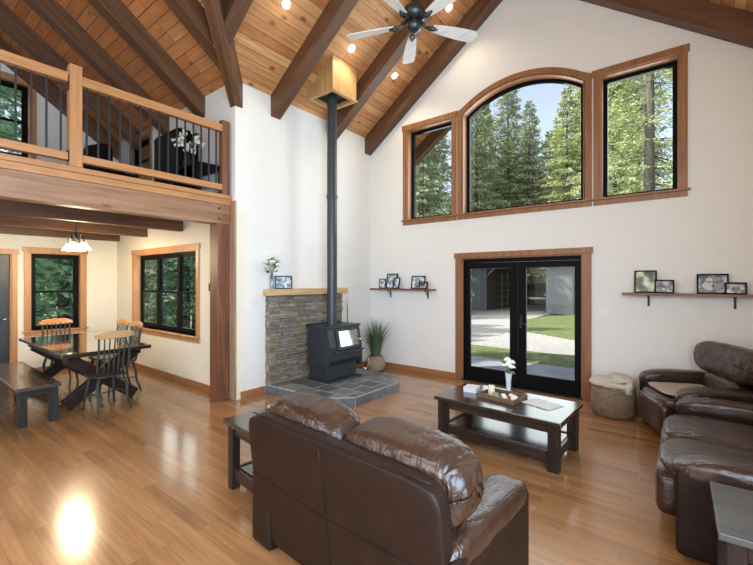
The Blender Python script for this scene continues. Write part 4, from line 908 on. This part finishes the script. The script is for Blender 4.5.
def chair(loc, rz, label, crest='crest'):
    t = thing('dining_chair', label, 'chair', loc, rz, 'spindle back dining chairs')
    def shp(l, q): return (l.x*(1+.10*q.y), l.y, l.z-.012*(1-min(1, (l.x**2+l.y**2)*12))*(1 if q.z > 0 else 0))
    MB().pillow((0, 0, .445), (.205, .205, .018), 4, 14, shape=shp).build('seat', M['seatwood'], t, smooth=True)
    for sx in (-1, 1):
        MB().tube([(sx*.13, .13, .435), (sx*.16, .165, .22), (sx*.185, .195, 0)], [.016, .019, .012], 8).build('leg', M['chairframe'], t, smooth=True)
        MB().tube([(sx*.14, -.14, .435), (sx*.175, -.165, .30), (sx*.165, -.18, .15), (sx*.195, -.23, 0)], [.016, .019, .015, .012], 8).build('leg', M['chairframe'], t, smooth=True)
        MB().tube([(sx*.17, -.165, .45), (sx*.185, -.195, .62), (sx*.175, -.22, .80), (sx*.185, -.245, .965)], [.013, .015, .013, .012], 8).build('back_post', M['chairframe'], t, smooth=True)
    st_ = MB().tube([(-.16, .165, .22), (-.163, -.17, .2)], .008, 6).tube([(.16, .165, .22), (.163, -.17, .2)], .008, 6).tube([(-.16, 0, .21), (.16, 0, .21)], .008, 6)
    st_.build('stretcher', M['chairframe'], t)
    for k in range(5):
        x = -.11+.055*k; y_ = -.185-.0*abs(x)
        MB().tube([(x*.95, y_, .45), (x*1.0, y_-.012, .60), (x*1.05, y_-.035, .78), (x*1.12, y_-.062, .955)], [.007, .011, .009, .007], 6).build('spindle', M['chairframe'], t, smooth=True)
    n = 16; pts = []; fs = []
    for i in range(n+1):
        f_ = i/n*2-1; x = f_*.225; yy = -.262+.03*f_*f_*1.0; hb = .925+.014*f_*f_; ht = 1.03-.035*abs(f_)**3-.006
        if abs(f_) > .93: ht -= .012; hb += .006
        pts += [(x, yy-.012, hb), (x, yy+.012, hb), (x, yy+.008, ht), (x, yy-.016, ht)]
    for i in range(n):
        b0 = i*4
        for k in range(4): fs.append((b0+k, b0+(k+1) % 4, b0+4+(k+1) % 4, b0+4+k))
    fs += [(0, 1, 2, 3), (4*n+3, 4*n+2, 4*n+1, 4*n)]
    MB().verts(pts, fs).build('crest_rail', M[crest], t, bevel=.006, smooth='auto')
    return t
c0 = chair((-5.92, 1.88, 0), PI/2+.1, 'spindle chair at the near end of the dining table, back to the camera')
dup(c0, (-6.72, 2.30, 0), PI, 'right chair of the two on the window side of the dining table')
dup(c0, (-7.24, 2.30, 0), PI+.05, 'left chair of the two on the window side of the dining table')
chair((-8.02, 1.90, 0), -PI/2, 'spindle chair with orange crest at the far end of the table, before the window', 'crest_dark')
# chandelier
t = thing('chandelier', 'dark metal pendant fixture with four lit glass shades over the dining table', 'chandelier', (-7.30, 1.92, 2.575))
M['shade'] = plain('frosted_glass', (0.9, 0.85, 0.72), 0.3)
nt_ = M['shade'].node_tree; b0_ = nt_.nodes['Principled BSDF']; tr_ = N(nt_, 'ShaderNodeBsdfTranslucent'); tr_.inputs[0].default_value = (1, .92, .75, 1); tp_ = N(nt_, 'ShaderNodeBsdfTransparent')
m1_ = N(nt_, 'ShaderNodeMixShader'); m1_.inputs[0].default_value = .6; m2_ = N(nt_, 'ShaderNodeMixShader'); m2_.inputs[0].default_value = .35
nt_.links.new(b0_.outputs[0], m1_.inputs[1]); nt_.links.new(tr_.outputs[0], m1_.inputs[2]); nt_.links.new(m1_.outputs[0], m2_.inputs[1]); nt_.links.new(tp_.outputs[0], m2_.inputs[2]); nt_.links.new(m2_.outputs[0], nt_.nodes['Material Output'].inputs[0])
MB().lathe([(.07, .01), (.07, .04)], seg=20).tube([(0, 0, .03), (0, 0, -.20)], .01, 8).lathe([(.01, -.34), (.03, -.30), (.035, -.24), (.012, -.18)], seg=16).build('stem', M['fan_metal'], t, smooth='auto')
for (dx, dy) in ((.25, .03), (.17, -.09), (-.25, -.03), (-.17, .09)):
    MB().tube([(0, 0, -.26), (dx*.35, dy*.35, -.29), (dx*.75, dy*.75, -.22), (dx, dy, -.27), (dx, dy, -.34)], .008, 8).build('arm', M['fan_metal'], t, smooth=True)
    sh = MB().lathe([(.028, -.34), (.036, -.37), (.06, -.41), (.088, -.455), (.086, -.455), (.057, -.41), (.032, -.37)], (dx, dy, 0), 20, capb=False, capt=False).build('glass_shade', M['shade'], t, smooth=True)
    MB().lathe([(.02, -.36), (.022, -.33)], (dx, dy, 0), 12).build('socket', M['fan_metal'], t)
    MB().pillow((dx, dy, -.415), (.032, .032, .042), 2.1, 7).build('bulb', M['bulb'], t, smooth=True)
    lamp('chandelier_light', 'POINT', (-7.30+dx, 1.92+dy, 2.575-.48), 27, (1.0, 0.80, 0.52), shadow_soft_size=.03)
# downlights in the pine ceiling
for k, (x, y) in enumerate(((-3.94, 3.2), (-3.93, 4.42), (-3.90, 5.49), (-2.88, 5.51))):
    z = zl(x); ang = math.atan(S)
    t = thing('recessed_light', ['recessed ceiling light left of the first dark beam, at the top edge', 'recessed ceiling light just above the wooden flue box', 'recessed ceiling light in the strip by the window gable, lower one', 'recessed ceiling light beside the fan in the strip by the gable, upper one'][k], 'ceiling light', (x, y, z))
    t.rotation_euler = (0, -ang, 0)
    MB().lathe([(.07, -.008), (.07, .0), (.045, .0), (.05, -.006)], seg=24, capb=False, capt=False).build('trim_ring', M['plastic'], t, smooth='auto')
    MB().lathe([(.048, -.004), (.048, .002)], seg=20).build('lens', M['downlight'], t)
    lamp('downlight', 'SPOT', (x+.02, y, z-.05), 38, (1.0, 0.84, 0.62), (0.1, 0, -1), spot_size=2.4, spot_blend=.9, shadow_soft_size=.05)
    lamp('downlight_glow', 'POINT', (x+.05, y, z-.12), .7, (1.0, 0.84, 0.62), shadow_soft_size=.05)

# ceiling fan
t = thing('ceiling_fan', 'five-blade ceiling fan with whitewashed blades and dark pewter motor', 'ceiling fan', (-2.0, 3.13, 4.05))
MB().tube([(0, 0, .24), (0, 0, ZR-4.05-.33)], .018, 12).lathe([(.07, ZR-4.05-.42), (.05, ZR-4.05-.46)], seg=20).build('downrod', M['fan_metal'], t, smooth='auto')
MB().lathe([(.02, .02), (.08, .04), (.11, .07), (.115, .11), (.09, .15), (.04, .19), (.025, .24)], seg=32).build('motor_housing', M['fan_metal'], t, smooth=True)
MB().lathe([(.005, -.075), (.035, -.07), (.065, -.045), (.075, -.01), (.06, .03)], seg=28).build('hub_cap', M['fan_metal'], t, smooth=True)
a0 = math.radians(90+38+0)
for k in range(5):
    a = a0+k*2*PI/5+.0; R = rmat(a, 'Z'); pt = rmat(math.radians(-13), 'X')
    n = 14; top_ = []; 
    for i in range(n+1):
        f_ = i/n; x = .19+.47*f_; w_ = .038+.030*math.sin(min(1, f_*1.3)*PI/2); w_ *= (1 if f_ < .93 else (1-(f_-.93)*4))
        top_.append((x, w_))
    pts = [(x, w_) for x, w_ in top_]+[(x, -w_) for x, w_ in top_[::-1]]
    mb = MB(); nn = len(pts); P = [R @ (pt @ Vector((x, y, z_))) for z_ in (0, .007) for x, y in pts]
    mb.verts(P, [tuple(range(nn)), tuple(range(2*nn-1, nn-1, -1))]+[(i, (i+1) % nn, nn+(i+1) % nn, nn+i) for i in range(nn)])
    bl_ = mb.build('fan_blade', M['fan_blade'], t)
    MB().tube([R @ Vector((.06, 0, .05)), R @ Vector((.12, 0, .0)), R @ Vector((.18, .02, -.006)), R @ Vector((.24, 0, -.006))], [.016, .013, .011, .009], 8).tube([R @ Vector((.12, 0, .0)), R @ Vector((.18, -.03, -.008)), R @ Vector((.24, 0, -.006))], .009, 8).build('blade_iron', M['fan_metal'], bl_, smooth=True)

# ------------------------------------------------------------------ outdoors
GZ = -.2
def ground(name, mat, poly, z, kind='structure', th=.04):
    return struct(MB().prism(poly, z-th, z, 'xy').build(name, mat), kind)
def mottled(name, stops, scale, rough=.9, bumps=.4):
    m, nt, b = newmat(name); L = nt.links.new; tc = N(nt, 'ShaderNodeTexCoord'); no = N(nt, 'ShaderNodeTexNoise'); no.inputs['Scale'].default_value = scale; no.inputs['Detail'].default_value = 8
    L(tc.outputs['Object'], no.inputs['Vector']); r = ramp(nt, stops); L(no.outputs[0], r.inputs[0]); L(r.outputs[0], b.inputs['Base Color']); b.inputs['Roughness'].default_value = rough; bump(nt, b, no.outputs[0], bumps, .05); return m
M['earth'] = mottled('forest_floor', [(0.35, (0.10, 0.13, 0.05)), (0.6, (0.20, 0.22, 0.10)), (0.75, (0.28, 0.24, 0.15))], 1.2)
M['lawn'] = mottled('lawn_grass', [(0.35, (0.07, 0.10, 0.03)), (0.65, (0.16, 0.19, 0.065))], 6)
M['gravel'] = mottled('gravel', [(0.3, (0.26, 0.25, 0.245)), (0.7, (0.42, 0.40, 0.38))], 9)
M['concrete'] = mottled('shaded_patio_concrete', [(0.3, (0.24, 0.25, 0.29)), (0.7, (0.31, 0.32, 0.36))], 4, .8, .1)  # bluish shade over the patio is put into the concrete colour
ground('ground_earth', M['earth'], [(-80, -30), (60, -30), (60, 90), (-80, 90)], GZ-.06, th=.3)
ground('gravel_drive', M['gravel'], [(-16, 10.4), (4, 10.4), (6, 12.5), (-2, 13.0), (-5.0, 15.0), (-6.0, 19), (-6.0, 23.2), (-6, 31), (-16, 31)], GZ, th=.1)
struct(ground('lawn', M['lawn'], [(-12, 8.9), (4, 8.9), (5, 10.4), (-2, 10.55), (-6, 10.7), (-12, 11.2)], GZ+.02, th=.1))
struct(ground('lawn', M['lawn'], [(-2, 13.0), (6, 12.5), (14, 13), (14, 24), (-4.7, 24), (-5.9, 21), (-6.0, 19), (-5.0, 15.0)], GZ+.02, th=.1))
struct(MB().box(-9, 2.5, YB+.185, 8.9, GZ-.1, GZ+.05).build('patio', M['concrete']))
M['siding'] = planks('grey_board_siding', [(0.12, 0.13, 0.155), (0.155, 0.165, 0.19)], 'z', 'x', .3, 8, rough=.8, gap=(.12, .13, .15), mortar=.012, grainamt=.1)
M['siding_lit'] = planks('grey_board_siding_lit_side', [(0.26, 0.30, 0.24), (0.30, 0.34, 0.27)], 'z', 'y', .3, 8, rough=.8, gap=(.12, .13, .15), mortar=.012, grainamt=.1)  # the side wall's greenish lit look is put into this siding colour
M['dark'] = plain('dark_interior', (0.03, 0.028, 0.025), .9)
gr = thing('garage', 'grey garage building with an open dark bay seen through the french doors', 'building', (-8.0, 23.5, GZ))
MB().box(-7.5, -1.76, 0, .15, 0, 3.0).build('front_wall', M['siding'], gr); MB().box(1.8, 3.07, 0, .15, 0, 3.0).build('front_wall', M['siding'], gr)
MB().box(3.07, 3.2, 0, 6.5, 0, 3.0).build('side_wall', M['siding_lit'], gr); MB().box(-1.91, -1.76, .15, 6.5, 0, 3.0).build('side_wall', M['dark'], gr); MB().box(-1.76, -1.25, 6.35, 6.5, 0, 3.0).build('rear_wall', M['dark'], gr)
MB().bar((-1.76, .3, 2.2), (-1.1, .3, 2.9), .1, .1).build('brace', M['siding'], gr); MB().box(-1.76, 1.8, 0, .2, 2.75, 3.0).build('lintel', M['siding'], gr)
MB().prism([(-8, 3.0), (3.7, 3.0), (3.7, 3.1), (-2.2, 4.4), (-8, 3.1)], -.6, 7.0, 'xz').build('roof', M['dark'], gr)
ck = MB()
for i in range(5): ck.box(-1.74, -1.45, 2.0, 5.9, .3+.45*i, .34+.45*i)
for i in range(5): ck.box(-1.50, -1.45, 2.0+i*.96, 2.05+i*.96, 0, 2.4)
tag(ck.build('storage_rack', plain('rack_wood', (.16, .12, .08), .7), loc=(-8.0, 23.5, GZ)), 'wooden storage rack along the left side of the dark garage bay', 'rack')
# parked vehicle behind the garage bay
vh = thing('parked_car', 'dark boxy vehicle parked beyond the garage bay', 'car', (-9.7, 33.4, GZ), .25)
MB().prism([(-1.1, .45), (1.1, .45), (1.12, .95), (.98, 1.05), (.82, 1.7), (-.82, 1.7), (-.98, 1.05), (-1.12, .95)], -1.9, 1.9, 'xz').build('body', plain('car_paint', (.03, .035, .04), .25, .3), vh, bevel=.06)
MB().box(-.76, .76, -1.92, -1.9, 1.08, 1.6).build('windscreen', M['black'], vh); MB().box(-1.1, 1.1, -2.0, -1.9, .42, .62).build('bumper', M['chrome'], vh, bevel=.02)
for sx in (-1, 1):
    MB().lathe([(.09, -.02), (.09, .02)], (0, 0, 0), 14, Matrix.Translation((sx*.8, -1.93, .82)) @ rmat(PI/2, 'X')).build('headlight', M['plastic'], vh)
    for sy in (-1.25, 1.25): MB().lathe([(.36, -.12), (.38, -.08), (.38, .08), (.36, .12)], (0, 0, 0), 20, Matrix.Translation((sx*.98, sy, .38)) @ rmat(PI/2, 'Y')).build('wheel', M['black'], vh)

# conifers
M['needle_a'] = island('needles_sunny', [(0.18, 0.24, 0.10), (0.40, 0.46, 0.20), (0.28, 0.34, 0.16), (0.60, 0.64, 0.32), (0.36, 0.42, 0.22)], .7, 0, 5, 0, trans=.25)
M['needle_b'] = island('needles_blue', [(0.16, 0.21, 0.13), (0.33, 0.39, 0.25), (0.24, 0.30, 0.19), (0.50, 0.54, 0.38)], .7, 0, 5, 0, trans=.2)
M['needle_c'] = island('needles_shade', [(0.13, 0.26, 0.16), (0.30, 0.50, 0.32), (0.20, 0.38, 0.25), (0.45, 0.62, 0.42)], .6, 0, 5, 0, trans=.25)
M['bark'] = wood('bark', (0.05, 0.045, 0.04), (0.14, 0.125, 0.11), 'z', .95, 6, bumps=.8)
def quadmesh(name, P, mat):
    # P: (n,4,3) array of leaf quads
    me = bpy.data.meshes.new(name); n = len(P); me.vertices.add(n*4); me.vertices.foreach_set('co', P.reshape(-1).astype(np.float32))
    me.loops.add(n*4); me.loops.foreach_set('vertex_index', np.arange(n*4, dtype=np.int32)); me.polygons.add(n)
    me.polygons.foreach_set('loop_start', np.arange(0, n*4, 4, dtype=np.int32)); me.update(calc_edges=True); me.validate(); me.materials.append(mat)
    return me
def sprays(c, d, L, W, rng):
    # leaf quads at centres c with directions d
    n = len(c); r = rng.normal(size=(n, 3)); s = np.cross(d, r); s /= np.linalg.norm(s, axis=1)[:, None]+1e-9
    L = L[:, None]; W = W[:, None]
    return np.stack([c, c+d*L*.5+s*W*.5, c+d*L, c+d*L*.5-s*W*.5], 1)
def conifer(name, H, R, seed, mat, levels=70, base=.08, q=1.0, nb=7, ls=1.0):
    rng = np.random.default_rng(seed); cs = []; ds = []; br = MB()
    br.tube([(0, 0, -.1), (.05, 0, H*.5), (0, 0, H*.97)], [H*.011+.04, H*.007+.02, .01], 10)
    for i in range(levels):
        f = (i+rng.random())/levels; z = H*(base+(1-base)*f); Lb = R*(1-f)**.75*(.75+.5*rng.random())+.15
        for k in range(nb):
            a = rng.random()*2*PI; L = Lb*(.6+.5*rng.random()); droop = -.25-.2*rng.random()+.5*f
            dv = np.array([math.cos(a), math.sin(a), 0.])
            if k % 2 == 0 and i % 2 == 0: br.tube([(0, 0, z), tuple(dv*L*.85+np.array([0, 0, z+droop*L*.6]))], [.03*(1-f)+.008, .005], 4, cap=False)
            n = int((L/.10+2)*q*3); t_ = .12+.88*rng.random(n)**.8; sgn = rng.choice([-1, 1], n)
            side = np.array([-dv[1], dv[0], 0.]); lat = (L*.33*(1.05-t_)+.05)*rng.random(n)*sgn
            p = dv*(t_*L)[:, None]+side*lat[:, None]; p[:, 2] += z+droop*L*t_*(.5+.5*t_)-.25*abs(lat)+rng.normal(size=n)*.04
            dd = dv*.8+side*(sgn*.7)[:, None]; dd[:, 2] += -.25+rng.normal(size=n)*.25; dd += rng.normal(size=(n, 3))*.25; dd /= np.linalg.norm(dd, axis=1)[:, None]
            cs.append(p); ds.append(dd)
    c = np.concatenate(cs); d = np.concatenate(ds); n = len(c)
    me = quadmesh(name, sprays(c, d, .13*ls+.13*ls*rng.random(n), .045*ls+.04*ls*rng.random(n), rng), mat)
    return me, br
def tree(label, loc, rz, me, trunk, scale=1.0, group='conifers outside'):
    t = thing('conifer_tree', label, 'tree', loc, rz, group); t.scale = (scale,)*3
    f = bpy.data.objects.new('foliage', me); C.objects.link(f); f.parent = t
    k = bpy.data.objects.new('trunk', trunk); C.objects.link(k); k.parent = t
    return t
def proto(seed, H, R, mat, **kw):
    me, br = conifer('conifer_foliage', H, R, seed, mat, **kw); o = br.build('trunk', M['bark'], smooth=True); tm = o.data; bpy.data.objects.remove(o); return me, tm
PA = proto(1, 15, 2.6, M['needle_a'], levels=80, q=1.35, ls=.9)
PB = proto(2, 17, 2.9, M['needle_b'], levels=85, q=1.25, ls=.9)
PCx = proto(3, 13, 2.3, M['needle_c'], levels=60)
PD = proto(4, 16, 2.4, M['needle_a'], levels=46, base=.2, q=1.7, nb=5, ls=.62)
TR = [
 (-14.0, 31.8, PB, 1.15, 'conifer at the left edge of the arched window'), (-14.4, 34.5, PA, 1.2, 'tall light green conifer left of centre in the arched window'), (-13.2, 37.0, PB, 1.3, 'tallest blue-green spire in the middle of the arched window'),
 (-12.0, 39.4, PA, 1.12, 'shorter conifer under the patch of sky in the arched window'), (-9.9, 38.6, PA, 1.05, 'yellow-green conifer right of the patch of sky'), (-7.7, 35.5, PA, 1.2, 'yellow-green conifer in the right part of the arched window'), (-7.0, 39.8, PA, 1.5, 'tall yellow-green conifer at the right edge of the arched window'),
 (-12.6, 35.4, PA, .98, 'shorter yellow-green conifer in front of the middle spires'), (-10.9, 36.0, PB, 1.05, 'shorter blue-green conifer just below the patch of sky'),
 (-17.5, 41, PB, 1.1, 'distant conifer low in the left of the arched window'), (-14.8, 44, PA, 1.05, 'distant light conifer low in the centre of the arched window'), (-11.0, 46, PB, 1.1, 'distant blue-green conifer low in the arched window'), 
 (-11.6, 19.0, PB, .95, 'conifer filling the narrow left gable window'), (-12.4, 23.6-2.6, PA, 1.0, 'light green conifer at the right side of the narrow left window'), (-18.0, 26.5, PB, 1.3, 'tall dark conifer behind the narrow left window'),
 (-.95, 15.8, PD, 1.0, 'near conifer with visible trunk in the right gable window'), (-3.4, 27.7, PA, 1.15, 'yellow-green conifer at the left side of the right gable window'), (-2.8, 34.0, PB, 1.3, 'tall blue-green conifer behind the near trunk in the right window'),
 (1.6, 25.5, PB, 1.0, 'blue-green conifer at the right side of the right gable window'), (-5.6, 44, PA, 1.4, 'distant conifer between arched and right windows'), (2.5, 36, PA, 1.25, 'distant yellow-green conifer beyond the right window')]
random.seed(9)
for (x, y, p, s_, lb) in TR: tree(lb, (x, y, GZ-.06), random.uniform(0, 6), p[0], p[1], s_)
TS = [(-11.7, 1.1, 1.0, 'green conifer right outside the far dining window'), (-13.6, 3.3, .9, 'green conifer behind the first one outside the far dining window'), (-14.5, .9, 1.0, 'green conifer outside the loft gable window'), (-12.2, 6.0, .75, 'green conifer outside the left pane of the triple dining window'), (-14.6, 7.6, .9, 'green conifer outside the middle pane of the triple dining window'), (-11.2, 8.8, .8, 'green conifer outside the right pane of the triple dining window'), (-16.5, 4.6, 1.1, 'distant green conifer beyond the dining windows'), (-17, 10, 1.1, 'distant green conifer seen between the dining window panes')]
for x, y, s_, lb in TS: tree(lb, (x, y, GZ-.06), random.uniform(0, 6), PCx[0], PCx[1], s_, 'shaded conifers by the dining room')
